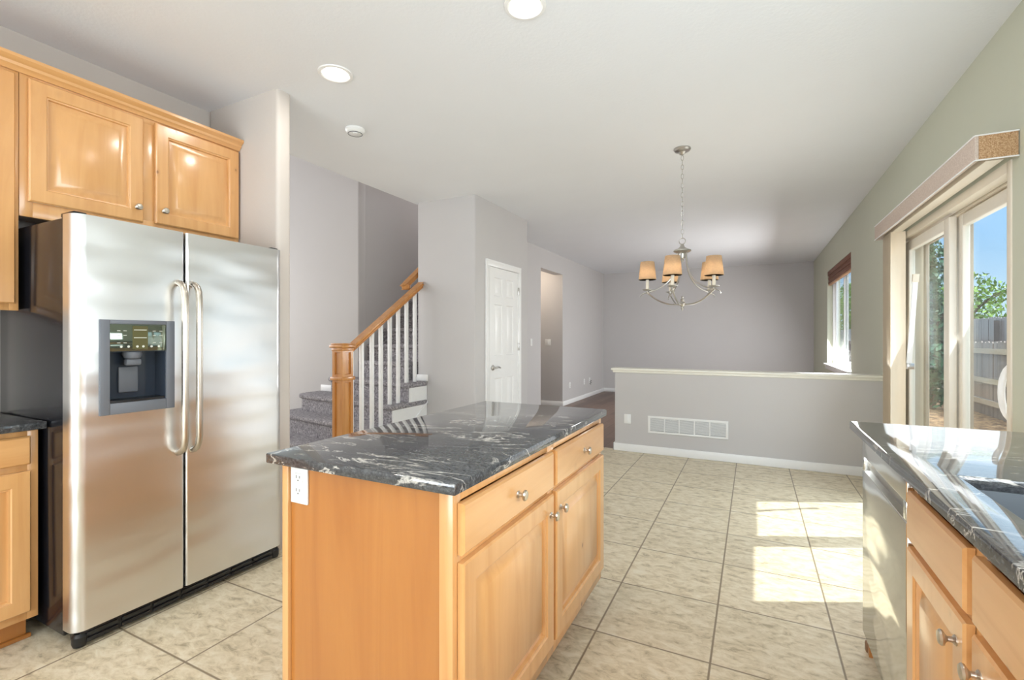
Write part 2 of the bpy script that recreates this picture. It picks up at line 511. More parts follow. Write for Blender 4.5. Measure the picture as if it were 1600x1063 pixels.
# ceiling slab, open over the two-storey stair hall
wallbox('ceiling', M['ceiling'], (-3.34, 1.22, -4.2, 4.24, CZ, CZ + 0.3), (-3.34, 1.22, 4.24, 11.1, CZ, CZ + 0.3))
SW = (2.962, 4.80, 0.0, 2.075)      # sliding door opening y0 y1 z0 z1
WW = (6.98, 9.05, 0.85, 2.30)       # living window opening
wallbox('wall_right', M['greenlit'],
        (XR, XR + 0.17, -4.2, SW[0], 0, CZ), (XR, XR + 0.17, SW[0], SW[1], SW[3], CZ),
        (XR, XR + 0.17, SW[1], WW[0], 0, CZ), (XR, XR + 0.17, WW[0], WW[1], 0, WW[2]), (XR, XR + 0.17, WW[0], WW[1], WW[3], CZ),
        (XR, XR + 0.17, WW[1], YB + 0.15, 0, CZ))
wallbox('wall_back', M['wall'], (-5.2, XR, YB, YB + 0.15, 0, CZ))
wallbox('wall_front', M['taupe'], (-3.30, XR, -4.2, -4.0, 0, CZ))
wallbox('wall_left', M['taupe'], (-3.30, XL, -4.0, 2.0, 0, CZ))
wallbox('wall_fridge_end', M['taupe'], (XL, -2.515, 1.905, 2.0, 0, CZ), bev=0.02)
wallbox('wall_closet', M['wall'], (-3.302, -2.56, 4.24, 5.52, 0, CZ), bev=0.018)
wallbox('wall_living_left', M['wall'], (-3.28, -3.12, 5.52, 7.24, 0, CZ), (-3.28, -3.12, 7.24, 8.25, 2.41, CZ), (-3.28, -3.12, 8.25, YB, 0, CZ))
wallbox('wall_hall_far', M['wall'], (-5.2, -3.28, 8.25, 8.35, 0, CZ))
wallbox('wall_hall_near', M['wall'], (-5.2, -3.28, 7.14, 7.24, 0, CZ))
wallbox('wall_hall_end', M['wall'], (-5.3, -5.2, 7.14, YB, 0, CZ))
wallbox('ceiling_hall', M['ceiling'], (-5.3, -3.28, 7.14, 8.35, 2.56, 2.66))
wallbox('wall_half', M['wall'], (-1.39, XR, 5.32, 5.44, 0, 0.885), bev=0.012)
# stair hall: two storeys high
HZ = 5.4
wallbox('wall_stair_face', M['wall'], (-8.2, -4.25, 4.32, 4.45, 0, HZ), bev=0.015)
wallbox('wall_stairwell_left', M['wall'], (-4.40, -4.25, 4.44, 7.13, 0, HZ), (-4.40, -4.25, 7.13, 8.6, 2.70, HZ))
wallbox('wall_stairwell_right', M['wall'], (-3.40, -3.304, 4.40, 7.13, 0, HZ), (-3.40, -3.304, 7.13, 8.6, 2.76, HZ))
wallbox('wall_stairwell_end', M['wall'], (-4.4, -3.29, 8.6, 8.7, 2.6, HZ))
wallbox('wall_upper_floor', M['wall'], (-3.40, -3.30, -0.1, 4.40, CZ + 0.3, HZ))
wallbox('wall_entry', M['wall'], (-8.2, -3.30, -0.1, 0.0, 0, HZ))
wallbox('wall_entry_left', M['wall'], (-8.3, -8.2, -0.1, 4.45, 0, HZ))
wallbox('ceiling_stair_hall', M['ceiling'], (-8.3, -3.29, -0.1, 8.7, HZ, HZ + 0.1))

# baseboards
def baseboard(name, boxes, h=0.085):
    mb = MB()
    for (x0, x1, y0, y1) in boxes:
        mb.box(x0, x1, y0, y1, 0, h, bevel=0.006)
    return struct(mb.build(name, M['trim']))
baseboard('baseboard_half', [(-1.405, XR, 5.305, 5.32), (-1.405, -1.39, 5.305, 5.455), (-1.405, XR, 5.44, 5.455)])
baseboard('baseboard_back', [(-3.12, XR, YB - 0.015, YB)])
baseboard('baseboard_living_left', [(-3.12, -3.105, 5.52, 7.24), (-3.12, -3.105, 8.25, YB)])
baseboard('baseboard_hall', [(-5.2, -3.105, 8.235, 8.25), ])
baseboard('baseboard_closet', [(-3.12, -2.545, 4.225, 4.24), (-2.56, -2.545, 4.24, 4.435), (-2.56, -2.545, 5.29, 5.535)])
baseboard('baseboard_right', [(XR - 0.015, XR, 5.46, YB - 0.015), (XR - 0.015, XR, 2.43, 2.95)])
# half wall cap with bed moulding
mb = MB()
mb.box(-1.425, XR, 5.285, 5.475, 0.897, 0.922, bevel=0.007, seg=3)
mb.box(-1.408, XR, 5.302, 5.458, 0.872, 0.898, bevel=0.005)
struct(mb.build('trim_1', M['capmat']), 'cream painted cap moulding running along the top of the low half wall', 'trim')

# ------------------------------------------------------------------ interior door (closet)
DX = -2.56
d1 = bpy.data.objects.new('door_1', None); C.objects.link(d1); d1.location = (DX, 4.87, 0)
struct(d1, 'white six panel closet door with satin lever handle', 'door')
mb = MB()
mb.box(DX, DX + 0.018, 4.44, 4.512, 0, 2.04, bevel=0.004).box(DX, DX + 0.018, 5.218, 5.29, 0, 2.04, bevel=0.004).box(DX, DX + 0.018, 4.44, 5.29, 2.0405, 2.11, bevel=0.004)
mb.box(DX + 0.016, DX + 0.022, 4.442, 4.465, 0, 2.084).box(DX + 0.016, DX + 0.022, 5.265, 5.288, 0, 2.084).box(DX + 0.016, DX + 0.0225, 4.442, 5.288, 2.085, 2.108)
mb.build('casing', M['trim'], d1)
mb = MB()
pw = [(0.11, 0.30), (0.39, 0.58)]
ph = [(0.22, 0.80), (1.05, 1.62), (1.71, 1.92)]
mb.slab((DX + 0.001, 4.515, 0.008), (0, 1, 0), (0, 0, 1), (1, 0, 0), 0.70, 2.028, 0.010,
        [(a[0], a[1], b[0], b[1]) for a in pw for b in ph], [(0.008, -0.007), (0.022, -0.008), (0.045, -0.002)], 0.002)
mb.build('door_panel', M['trim'], d1)
for z in (0.93 - 0.0,):
    mb = MB()
    mb.lathe([(0.031, 0.0), (0.031, 0.006), (0.024, 0.014), (0.011, 0.018), (0.011, 0.05)], (DX + 0.011, 4.585, z), 'x', 20)
    mb.tube([(DX + 0.055, 4.58, z), (DX + 0.058, 4.61, z + 0.004), (DX + 0.056, 4.645, z + 0.006), (DX + 0.052, 4.675, z - 0.001), (DX + 0.050, 4.70, z - 0.006)], [0.011, 0.011, 0.009, 0.008, 0.007], 10)
    mb.build('lever_handle', M['chrome'], d1)
for z in (0.35, 1.15, 1.82):
    mb = MB(); mb.box(DX + 0.008, DX + 0.024, 5.212, 5.236, z - 0.045, z + 0.045, bevel=0.003)
    mb.build('hinge', M['chrome'], d1)

# ------------------------------------------------------------------ living room window
w1 = bpy.data.objects.new('window_1', None); C.objects.link(w1); w1.location = (XR, (WW[0] + WW[1]) / 2, WW[2])
struct(w1, 'white vinyl sliding window in the sage wall beyond the half wall', 'window')
GX = XR + 0.10
mb = MB()
fr = 0.05
mb.box(GX - 0.03, GX + 0.04, WW[0], WW[1], WW[2], WW[2] + fr, bevel=0.004).box(GX - 0.03, GX + 0.04, WW[0], WW[1], WW[3] - fr, WW[3], bevel=0.004)
mb.box(GX - 0.03, GX + 0.04, WW[0], WW[0] + fr, WW[2], WW[3], bevel=0.004).box(GX - 0.03, GX + 0.04, WW[1] - fr, WW[1], WW[2], WW[3], bevel=0.004)
mb.build('window_frame', M['trim'], w1)
ym = (WW[0] + WW[1]) / 2
for a, b, dx in ((WW[0] + fr, ym + 0.03, -0.012), (ym - 0.03, WW[1] - fr, 0.014)):
    mb = MB(); s = 0.04
    x0, x1 = GX + dx - 0.012, GX + dx + 0.012
    z0, z1 = WW[2] + fr, WW[3] - fr
    mb.box(x0, x1, a, a + s, z0, z1, bevel=0.003).box(x0, x1, b - s, b, z0, z1, bevel=0.003)
    mb.box(x0, x1, a + s, b - s, z0, z0 + s, bevel=0.003).box(x0, x1, a + s, b - s, z1 - s, z1, bevel=0.003)
    sash = mb.build('sash', M['trim'], w1)
    MB().box(GX + dx - 0.003, GX + dx + 0.003, a + s, b - s, z0 + s, z1 - s).build('pane', M['glass'], sash)
mb = MB()
mb.box(XR - 0.05, GX - 0.03, WW[0] - 0.05, WW[1] + 0.05, WW[2] - 0.022, WW[2] + 0.004, bevel=0.006)
mb.box(XR - 0.022, XR, WW[0] - 0.03, WW[1] + 0.03, WW[2] - 0.085, WW[2] - 0.02, bevel=0.006)
mb.build('window_sill', M['trim'], w1)

# ------------------------------------------------------------------ sliding patio door
d2 = bpy.data.objects.new('door_2', None); C.objects.link(d2); d2.location = (XR, (SW[0] + SW[1]) / 2, 0)
struct(d2, 'sliding glass patio door with cream frame in the sage wall', 'door')
mb = MB()
ya, yb, zt = SW[0], SW[1], SW[3]
for (x0, x1, t) in ((XR - 0.006, XR + 0.055, 0.040), (XR + 0.05, XR + 0.17, 0.028)):
    mb.box(x0, x1, ya, ya + t, 0, zt, bevel=0.003).box(x0, x1, yb - t, yb, 0, zt, bevel=0.003)
    mb.box(x0, x1, ya + t, yb - t, zt - t - 0.01, zt, bevel=0.003).box(x0, x1, ya + t, yb - t, 0.0, 0.025, bevel=0.003)
for x in (XR + 0.065, XR + 0.115):
    mb.box(x - 0.004, x + 0.004, ya + 0.03, yb - 0.03, zt - 0.06, zt - 0.03)
mb.build('door_frame', M['almond'], d2)
def panel(name, x, t, a, b, z0, z1, s):
    mb = MB()
    mb.box(x - t, x + t, a, a + s, z0, z1, bevel=0.006, seg=3).box(x - t, x + t, b - s, b, z0, z1, bevel=0.006, seg=3)
    mb.box(x - t, x + t, a + s, b - s, z0, z0 + s + 0.02, bevel=0.006, seg=3).box(x - t, x + t, a + s, b - s, z1 - s * 0.75, z1, bevel=0.006, seg=3)
    p = mb.build(name, M['panelwhite'], d2)
    MB().box(x - 0.004, x + 0.004, a + s - 0.003, b - s + 0.003, z0 + s + 0.017, z1 - s * 0.75 + 0.003).build('pane', M['glass'], p)
    return p
panel('fixed_panel', XR + 0.04, 0.019, 3.825, 4.762, 0.03, 2.005, 0.095)
slp = panel('sliding_panel', XR + 0.088, 0.019, 3.005, 3.875, 0.03, 2.005, 0.095)
# D pull handle on the sliding panel
mb = MB()
hx, hy, hz = XR + 0.069, 3.045, 1.005
pts = []
for i in range(15):
    a = -math.pi / 2 + math.pi * i / 14
    pts.append((hx - 0.075 * max(0, math.cos(a)) ** 0.6, hy + 0.008, hz + 0.135 * math.sin(a)))
mb.tube(pts, 0.0135, 12)
mb.box(hx - 0.008, hx + 0.002, hy - 0.02, hy + 0.03, hz - 0.17, hz + 0.17, bevel=0.003)
mb.build('pull_handle', M['trim'], slp)
# screen door stile line outside
mb = MB()
mb.box(XR + 0.128, XR + 0.15, 3.87, 3.92, 0.03, 2.02, bevel=0.003).box(XR + 0.128, XR + 0.15, 4.70, 4.75, 0.03, 2.02, bevel=0.003)
mb.box(XR + 0.128, XR + 0.15, 3.92, 4.70, 0.03, 0.08, bevel=0.003).box(XR + 0.128, XR + 0.15, 3.92, 4.70, 1.97, 2.02, bevel=0.003)
mb.build('screen_frame', m_plain('tan screen frame', srgb(158, 146, 130), 0.5), d2)

# security bar
sb = thing('security_bar', 'slim white security bar leaning along the far jamb of the patio door', 'bar', (1.05, 4.45, 1.05))
p0, p1 = Vector((1.022, 4.46, 1.052)), Vector((1.045, 4.402, 1.668))
mb = MB(); mb.beam(p0, p1, 0.022, 0.022, (1, 0, 0), 0.003); mb.build('bar', M['trim'], sb)
mb = MB(); mb.box(1.008, 1.05, 4.44, 4.48, 1.03, 1.075, bevel=0.003); mb.build('bracket', M['chrome'], sb)
mb = MB(); mb.beam(p1, p1 + (p1 - p0).normalized() * 0.05, 0.03, 0.028, (1, 0, 0), 0.004); mb.build('end_cap', M['almond'], sb)

# vertical blind and its valance
vb = thing('vertical_blind', 'cream vertical blind stacked open at the far end of the patio door', 'blind', (0.99, 4.75, 0.0))
mb = MB(); mb.box(0.955, 1.02, 2.95, 4.88, 2.075, 2.105, bevel=0.003); mb.build('headrail', M['almond'], vb)
for i in range(11):
    y = 4.62 + i * 0.024
    mb = MB(); mb.prism([(0.945, y - 0.010), (0.962, y + 0.004), (0.990, y + 0.010), (1.020, y + 0.004), (1.038, y - 0.010), (1.038, y - 0.007), (1.020, y + 0.007), (0.990, y + 0.013), (0.962, y + 0.007), (0.945, y - 0.007)], 'z', 0.03, 2.076)
    mb.build('vane', M['vane'], vb)
va = thing('valance', 'greige fabric valance with speckled bare end over the patio door', 'valance', (0.975, 3.9, 2.07))
mb = MB(); mb.box(0.90, 0.914, 2.893, 4.905, 2.068, 2.182, bevel=0.002).box(0.914, 1.048, 4.893, 4.905, 2.068, 2.182, bevel=0.002)
mb.build('fabric_board', M['fabric'], va)
mb = MB(); mb.box(0.914, 1.046, 2.893, 2.905, 2.068, 2.182, bevel=0.001); o = mb.build('end_board', M['cork'], va); o['label'] = 'speckled bare particle board end'
mb = MB()
for z in (2.069, 2.181):
    mb.tube([(1.048, 2.892, z), (0.901, 2.892, z), (0.899, 2.90, z), (0.899, 4.905, z)], 0.0035, 6)
mb.build('piping', M['trim'], va)

# rolled woven shade on the living room window
sh = thing('woven_shade', 'brown woven shade rolled up at the top of the living room window', 'shade', (XR + 0.02, ym, 2.05))
mb = MB(); mb.box(XR + 0.005, XR + 0.06, WW[0] + 0.01, WW[1] - 0.01, 2.235, 2.298, bevel=0.004); mb.build('headrail', M['shadewood'], sh)
mb = MB()
for i in range(4):
    mb.box(XR + 0.012 - 0.004 * (i % 2), XR + 0.056 + 0.004 * (i % 2), WW[0] + 0.015, WW[1] - 0.015, 2.205 - i * 0.033, 2.238 - i * 0.033, bevel=0.011, seg=2)
mb.build('folds', M['shadewood'], sh)
mb = MB(); mb.box(XR + 0.014, XR + 0.05, WW[0] + 0.015, WW[1] - 0.015, 2.082, 2.107, bevel=0.004); mb.build('bottom_bar', m_plain('tan shade bar', srgb(196, 150, 112), 0.5), sh)

# ================================================================== kitchen pieces
FRAME_PROF = [(0.004, -0.005), (0.009, -0.006), (0.012, -0.0165), (0.022, -0.017), (0.050, -0.003), (0.052, -0.0022)]
def knob(parent, p, axis=1):
    """round knob on a stem standing off a face that looks along +x (axis=1) or -x (axis=-1)"""
    mb = MB()
    pr = [(0.011, 0.0), (0.011, 0.002), (0.006, 0.006), (0.0055, 0.014), (0.010, 0.018), (0.0155, 0.021), (0.0165, 0.025), (0.013, 0.029), (0.0004, 0.0305)]
    mb.lathe([(r, t * axis) for r, t in pr], p, 'x', 20)
    return mb.build('knob', M['nickel'], parent)
def cab_door(parent, fx, y0, y1, z0, z1, n=1, name='door', mat=None, stile=0.058):
    mb = MB(); w, h = y1 - y0, z1 - z0
    mb.slab((fx, y0, z0), (0, 1, 0), (0, 0, 1), (n, 0, 0), w, h, 0.019, [(stile, w - stile, stile, h - stile)], FRAME_PROF, 0.005)
    return mb.build(name, mat or M['alder'], parent)
def drawer_front(parent, fx, y0, y1, z0, z1, n=1, name='drawer'):
    mb = MB()
    mb.slab((fx, y0, z0), (0, 1, 0), (0, 0, 1), (n, 0, 0), y1 - y0, z1 - z0, 0.019, (), (), 0.006)
    return mb.build(name, M['alder_h'], parent)

# ---- island
isl = thing('kitchen_island', 'honey alder kitchen island with two drawers and two doors under dark granite', 'kitchen island', (-0.96, 1.63, 0))
mb = MB()
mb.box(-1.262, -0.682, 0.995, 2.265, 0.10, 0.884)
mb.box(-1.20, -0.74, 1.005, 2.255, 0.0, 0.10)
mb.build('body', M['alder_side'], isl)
mb = MB()                                        # front stiles and rails (face frame)
FX = -0.66
for (y0, y1, z0, z1) in ((0.992, 1.02, 0.10, 0.884), (1.59, 1.65, 0.10, 0.884), (2.24, 2.268, 0.10, 0.884), (1.02, 1.59, 0.855, 0.884), (1.65, 2.24, 0.855, 0.884),
                         (1.02, 1.59, 0.69, 0.735), (1.65, 2.24, 0.69, 0.735), (1.02, 1.59, 0.10, 0.17), (1.65, 2.24, 0.10, 0.17)):
    mb.box(-0.684, FX, y0, y1, z0, z1, bevel=0.001)
mb.box(-1.275, -1.255, 0.985, 2.27, 0.0, 0.884, bevel=0.002)
mb.build('face_frame', M['alder'], isl)
MB().box(-0.70, -0.659, 0.984, 0.996, 0.10, 0.884, bevel=0.002).build('corner_strip', M['alder'], isl)
MB().box(-1.275, -1.25, 0.982, 0.996, 0.0, 0.884, bevel=0.002).build('corner_strip', M['alder'], isl)
for (y0, y1, ky, kd) in ((1.005, 1.608, 1.31, 1.575), (1.634, 2.25, 1.95, 1.668)):
    d = drawer_front(isl, FX + 0.001, y0, y1, 0.722, 0.852)
    knob(d, (FX + 0.020, ky, 0.787))
    d = cab_door(isl, FX + 0.001, y0, y1, 0.158, 0.702)
    knob(d, (FX + 0.020, kd, 0.635))
ct = MB().box(-1.318, -0.636, 0.958, 2.285, 0.885, 0.915, bevel=0.004, seg=2).build('countertop', M['granite'])
tag(ct, 'black granite slab with white veins lying on the kitchen island', 'countertop')

def outlet(loc, n, label, duplex=True, w=0.072, h=0.116, group=None, name='electrical_outlet', rocker=False):
    """wall plate: n is 'x+' 'x-' 'y-' the way it faces"""
    x, y, z = loc
    t = thing(name, label, 'outlet' if not rocker else 'light switch', loc, group)
    def bx(mb, a0, a1, z0, z1, d0, d1, bev=0.0):
        if n == 'y-': mb.box(x + a0, x + a1, y - d1, y - d0, z + z0, z + z1, bevel=bev)
        elif n == 'x+': mb.box(x + d0, x + d1, y + a0, y + a1, z + z0, z + z1, bevel=bev)
        else: mb.box(x - d1, x - d0, y + a0, y + a1, z + z0, z + z1, bevel=bev)
        return mb
    bx(MB(), -w / 2, w / 2, -h / 2, h / 2, 0, 0.007, 0.003).build('plate', M['plate'], t)
    if rocker:
        bx(MB(), -0.017, 0.017, -0.034, 0.034, 0.006, 0.011, 0.002).build('rocker', M['plate'], t)
    elif duplex:
        for s in (-1, 1):
            r = bx(MB(), -0.017, 0.017, s * 0.0195 - 0.0135, s * 0.0195 + 0.0135, 0.006, 0.0095, 0.003).build('receptacle', M['plate'], t)
            mb = MB()
            bx(mb, -0.008, -0.0055, s * 0.0195 - 0.001, s * 0.0195 + 0.008, 0.009, 0.0099)
            bx(mb, 0.0055, 0.008, s * 0.0195 - 0.001, s * 0.0195 + 0.007, 0.009, 0.0099)
            bx(mb, -0.0022, 0.0022, s * 0.0195 - 0.009, s * 0.0195 - 0.005, 0.009, 0.0099)
            mb.build('slots', M['slot'], r)
    return t
outlet((-1.210, 0.995, 0.827), 'y-', 'white duplex outlet on the end panel of the island')
outlet((-1.245, 5.32, 0.36), 'y-', 'white switch plate low on the half wall beside the vent', rocker=True, w=0.075, h=0.105, name='light_switch')
outlet((-3.12, 6.86, 1.185), 'x+', 'white light switch on the grey wall between closet and hall opening', rocker=True, name='light_switch')
outlet((-3.41, 8.25, 1.17), 'y-', 'white light switch inside the hall opening', rocker=True, name='light_switch', w=0.115)
outlet((-3.12, 8.63, 0.35), 'x+', 'white outlet low on the grey wall, first past the hall opening')
outlet((-3.12, 9.50, 0.345), 'x+', 'white outlet low on the grey wall beside the cable plate')
cp = outlet((-3.12, 9.86, 0.345), 'x+', 'white cable plate with a dark coiled lead at the end of the grey wall', duplex=False, name='cable_plate')
cp['category'] = 'cable plate'
mb = MB(); mb.tube([(-3.113 + 0.03 * math.sin(i * 0.6) ** 2 + 0.005, 9.86 + 0.022 * math.sin(i * 0.9), 0.35 - i * 0.007) for i in range(14)], 0.004, 6)
mb.build('cable', M['slot'], cp)

# ---- floor vent in the half wall
vg = thing('vent_grille', 'long white return air grille in the half wall', 'vent', (-0.624, 5.32, 0.228))
vx0, vx1, vz0, vz1 = -1.023, -0.225, 0.228, 0.412
mb = MB()
mb.box(vx0, vx1, 5.309, 5.32, vz0, vz0 + 0.022, bevel=0.003).box(vx0, vx1, 5.309, 5.32, vz1 - 0.022, vz1, bevel=0.003)
mb.box(vx0, vx0 + 0.024, 5.3092, 5.32, vz0 + 0.0215, vz1 - 0.0215, bevel=0.0015).box(vx1 - 0.024, vx1, 5.3092, 5.32, vz0 + 0.0215, vz1 - 0.0215, bevel=0.0015)
for i in range(1, 5):
    x = vx0 + 0.024 + i * (vx1 - vx0 - 0.048) / 5
    mb.box(x - 0.005, x + 0.005, 5.310, 5.318, vz0 + 0.021, vz1 - 0.021)
mb.build('grille_frame', M['plate'], vg)
mb = MB()
for i in range(13):
    z = vz0 + 0.027 + i * 0.0109
    mb.prism([(5.311, z), (5.319, z + 0.007), (5.319, z + 0.0085), (5.311, z + 0.0015)], 'x', vx0 + 0.02, vx1 - 0.02)
mb.build('louvers', M['plate'], vg)
MB().box(vx0 + 0.01, vx1 - 0.01, 5.3185, 5.3198, vz0 + 0.01, vz1 - 0.01).build('dark_backing', m_plain('duct grey', srgb(120, 120, 122), 0.7), vg)

# ---- refrigerator
fr_ = thing('refrigerator', 'stainless side by side refrigerator with ice dispenser in its freezer door', 'refrigerator', (-2.80, 1.39, 0))
FY0, FY1, FXF, FXB = 0.915, 1.872, -2.42, -2.505
mb = MB(); mb.box(-3.14, FXB - 0.004, FY0 + 0.004, FY1 - 0.004, 0.045, 1.755, bevel=0.006); mb.build('body', M['fridge_side'], fr_)
def door_prof(y0, y1, r0, r1):
    """plan outline (x, y) of a door with rounded outer corners and a gentle crown"""
    pts = [(FXB, y0)]
    for i in range(9):
        a = math.pi / 2 * i / 8
        pts.append((FXF - r0 + r0 * math.sin(a), y0 + r0 - r0 * math.cos(a)))
    for i in range(9):
        a = math.pi / 2 * i / 8
        pts.append((FXF - r1 + r1 * math.cos(a), y1 - r1 + r1 * math.sin(a)))
    pts.append((FXB, y1))
    return pts
YM = 1.338
fp = door_prof(FY0, YM - 0.004, 0.045, 0.012)
DZ0, DZ1 = 0.075, 1.765
cy0, cy1, cz0, cz1 = 1.035, 1.252, 0.985, 1.205       # dispenser cavity
mb = MB()
mb.prism(fp, 'z', DZ0, cz0); mb.prism(fp, 'z', cz1, DZ1)
mb.prism([(FXB, FY0)] + [p for p in fp[1:10]] + [(FXF, cy0), (FXB, cy0)], 'z', cz0, cz1)
mb.prism([(FXB, cy1), (FXF, cy1)] + [p for p in fp[10:]], 'z', cz0, cz1)
fd = mb.build('freezer_door', M['steel'], fr_)
mb = MB(); mb.prism(door_prof(YM + 0.004, FY1, 0.012, 0.045), 'z', DZ0, DZ1)
rd = mb.build('refrigerator_door', M['steel'], fr_)
def bar_handle(parent, y):
    mb = MB(); x0 = FXF - 0.004; xo = FXF + 0.058
    pts = [(x0, y, 0.722), (FXF + 0.018, y, 0.727), (FXF + 0.040, y, 0.741), (xo - 0.006, y, 0.765), (xo, y, 0.80)]
    pts += [(xo, y, 0.80 + i * 0.08) for i in range(1, 8)]
    pts += [(xo, y, 1.445), (xo - 0.006, y, 1.48), (FXF + 0.040, y, 1.504), (FXF + 0.018, y, 1.518), (x0, y, 1.523)]
    mb.tube(pts, 0.0145, 14)
    mb.build('handle', M['nickel'], parent)
bar_handle(fd, YM - 0.032); bar_handle(rd, YM + 0.032)
# dispenser
dz0, dz1, dy0, dy1 = 0.938, 1.340, 1.000, 1.287
mb = MB(); xf = FXF + 0.010
ring = [(dy0, cy0, dz0, dz1), (cy1, dy1, dz0, dz1), (cy0, cy1, dz0, cz0), (cy0, cy1, 1.322, dz1)]
for (a, b, c_, d_) in ring:
    mb.box(FXF - 0.006, xf, a, b, c_, d_, bevel=0.0025)
disp = mb.build('dispenser_frame', M['grey_plastic'], fr_)
mb = MB(); mb.box(FXF - 0.006, xf - 0.002, cy0, cy1, cz1, 1.322, bevel=0.002); mb.build('control_panel', M['mirror_panel'], disp)
mb = MB(); mb.box(xf - 0.003, xf - 0.001, 1.117, 1.176, cz1 + 0.008, 1.314); mb.build('display', M['olive'], disp)
mb = MB(); xx = (xf - 0.0015, xf - 0.0003)
for z in (1.296, 1.262): mb.box(*xx, 1.122, 1.171, z, z + 0.003)
for y in (1.060, 1.083, 1.195, 1.222):
    for z in (1.292, 1.272, 1.240): mb.box(*xx, y, y + 0.012, z, z + 0.0025)
M['mark'] = m_plain('pale marking', srgb(214, 216, 206), 0.4)
mk_ = mb.build('panel_marking', M['mark'], disp); mk_['kind'] = 'stuff'
for y in (1.075, 1.102, 1.135, 1.158, 1.19, 1.22):
    MB().lathe([(0.005, 0.0), (0.005, 0.0012)], (xf - 0.0015, y, 1.225), 'x', 14).build('push_button', M['mark'], disp)
mb = MB()
mb.box(FXB + 0.0005, FXB + 0.004, cy0, cy1, cz0, cz1).box(FXB + 0.001, FXF, cy0, cy0 + 0.003, cz0, cz1).box(FXB + 0.001, FXF, cy1 - 0.003, cy1, cz0, cz1).box(FXB + 0.001, FXF, cy0, cy1, cz1 - 0.003, cz1)
mb.build('cavity', m_plain('dark cavity liner', srgb(52, 60, 72), 0.16), disp)
mb = MB(); mb.lathe([(0.034, 0.0), (0.036, -0.012), (0.030, -0.028), (0.020, -0.034), (0.0004, -0.034)], (FXF - 0.040, 1.138, cz1 - 0.003), 'z', 20)
mb.box(FXF - 0.052, FXF - 0.022, 1.108, 1.168, cz1 - 0.064, cz1 - 0.034, bevel=0.008)
mb.build('spout', M['grey_plastic'], disp)
mb = MB(); mb.box(FXB + 0.004, FXB + 0.016, 1.10, 1.176, 1.02, 1.135, bevel=0.006); mb.build('paddle', M['grey_plastic'], disp)
mb = MB(); mb.prism([(FXB + 0.004, cy0 + 0.003), (FXB + 0.004, cy1 - 0.003), (FXF - 0.002, cy1 - 0.003), (FXF + 0.006, 1.19), (FXF + 0.008, 1.143), (FXF + 0.006, 1.09), (FXF - 0.002, cy0 + 0.003)], 'z', cz0, cz0 + 0.010)
mb.build('drip_tray', M['black'], disp)
mb = MB()
mb.box(FXB - 0.02, FXF - 0.020, FY0 + 0.03, FY1 - 0.03, 0.012, 0.066, bevel=0.004)
for i in range(7):
    y = FY0 + 0.05 + i * 0.122
    mb.box(FXF - 0.020, FXF - 0.012, y, y + 0.11, 0.018, 0.034, bevel=0.003).box(FXF - 0.020, FXF - 0.012, y, y + 0.11, 0.042, 0.058, bevel=0.003)
mb.lathe([(0.022, 0.0), (0.026, 0.012), (0.026, 0.04), (0.018, 0.052)], (FXF - 0.035, FY0 + 0.035, 0.008), 'z', 16)
mb.lathe([(0.022, 0.0), (0.026, 0.012), (0.026, 0.04), (0.018, 0.052)], (FXF - 0.035, FY1 - 0.035, 0.008), 'z', 16)
mb.build('base_grille', M['black'], fr_)
for y in (FY0 + 0.035, FY1 - 0.035):
    MB().box(FXB - 0.05, FXF - 0.03, y - 0.024, y + 0.024, 1.757, 1.778, bevel=0.006).build('hinge_cover', M['black'], fr_)
for y in (FY0 + 0.08, FY1 - 0.08):
    for x in (-3.05, -2.58): MB().lathe([(0.02, 0), (0.02, 0.046)], (x, y, 0), 'z', 12).build('leveling_foot', M['black'], fr_)

# ---- cabinets over and beside the refrigerator
UX = -2.872
uc = thing('wall_cabinet', 'two door alder wall cabinet above the refrigerator', 'cabinet', (-3.02, 1.40, 1.80))
mb = MB(); mb.box(XL + 0.002, UX - 0.020, 0.902, 1.900, 1.83, 2.47); mb.build('body', M['alder_side'], uc)
mb = MB()
for (y0, y1, z0, z1) in ((0.901, 0.945, 1.80, 2.47), (1.355, 1.447, 1.885, 2.40), (1.875, 1.902, 1.83, 2.47), (0.945, 1.875, 1.80, 1.885), (0.945, 1.875, 2.40, 2.47)):
    mb.box(UX - 0.021, UX, y0, y1, z0, z1, bevel=0.001)
mb.build('face_frame', M['alder'], uc)
d = cab_door(uc, UX + 0.001, 0.927, 1.372, 1.868, 2.412); knob(d, (UX + 0.020, 1.342, 1.94))
d = cab_door(uc, UX + 0.001, 1.430, 1.894, 1.876, 2.415); knob(d, (UX + 0.020, 1.468, 1.948))
tc_ = thing('wall_cabinet', 'tall alder wall cabinet beside the refrigerator, above the small granite counter', 'cabinet', (-3.02, 0.45, 1.38))
mb = MB(); mb.box(XL + 0.002, UX - 0.020, 0.03, 0.898, 1.40, 2.47); mb.build('body', M['alder_side'], tc_)
mb = MB()
for (y0, y1, z0, z1) in ((0.03, 0.07, 1.382, 2.47), (0.868, 0.899, 1.382, 2.47), (0.07, 0.868, 1.382, 1.43), (0.07, 0.868, 2.40, 2.47), (0.45, 0.49, 1.43, 2.40)):
    mb.box(UX - 0.021, UX, y0, y1, z0, z1, bevel=0.001)
mb.build('face_frame', M['alder'], tc_)
d = cab_door(tc_, UX + 0.001, 0.478, 0.884, 1.412, 2.412); knob(d, (UX + 0.020, 0.512, 1.49))
d = cab_door(tc_, UX + 0.001, 0.045, 0.465, 1.412, 2.412); knob(d, (UX + 0.020, 0.43, 1.49))
mb = MB()
prof = [(UX + 0.001, 2.425), (UX + 0.010, 2.425), (UX + 0.016, 2.437), (UX + 0.026, 2.444), (UX + 0.030, 2.456), (UX + 0.044, 2.466), (UX + 0.050, 2.472), (UX + 0.050, 2.486), (UX - 0.02, 2.486), (UX - 0.02, 2.4715), (UX + 0.001, 2.4715)]
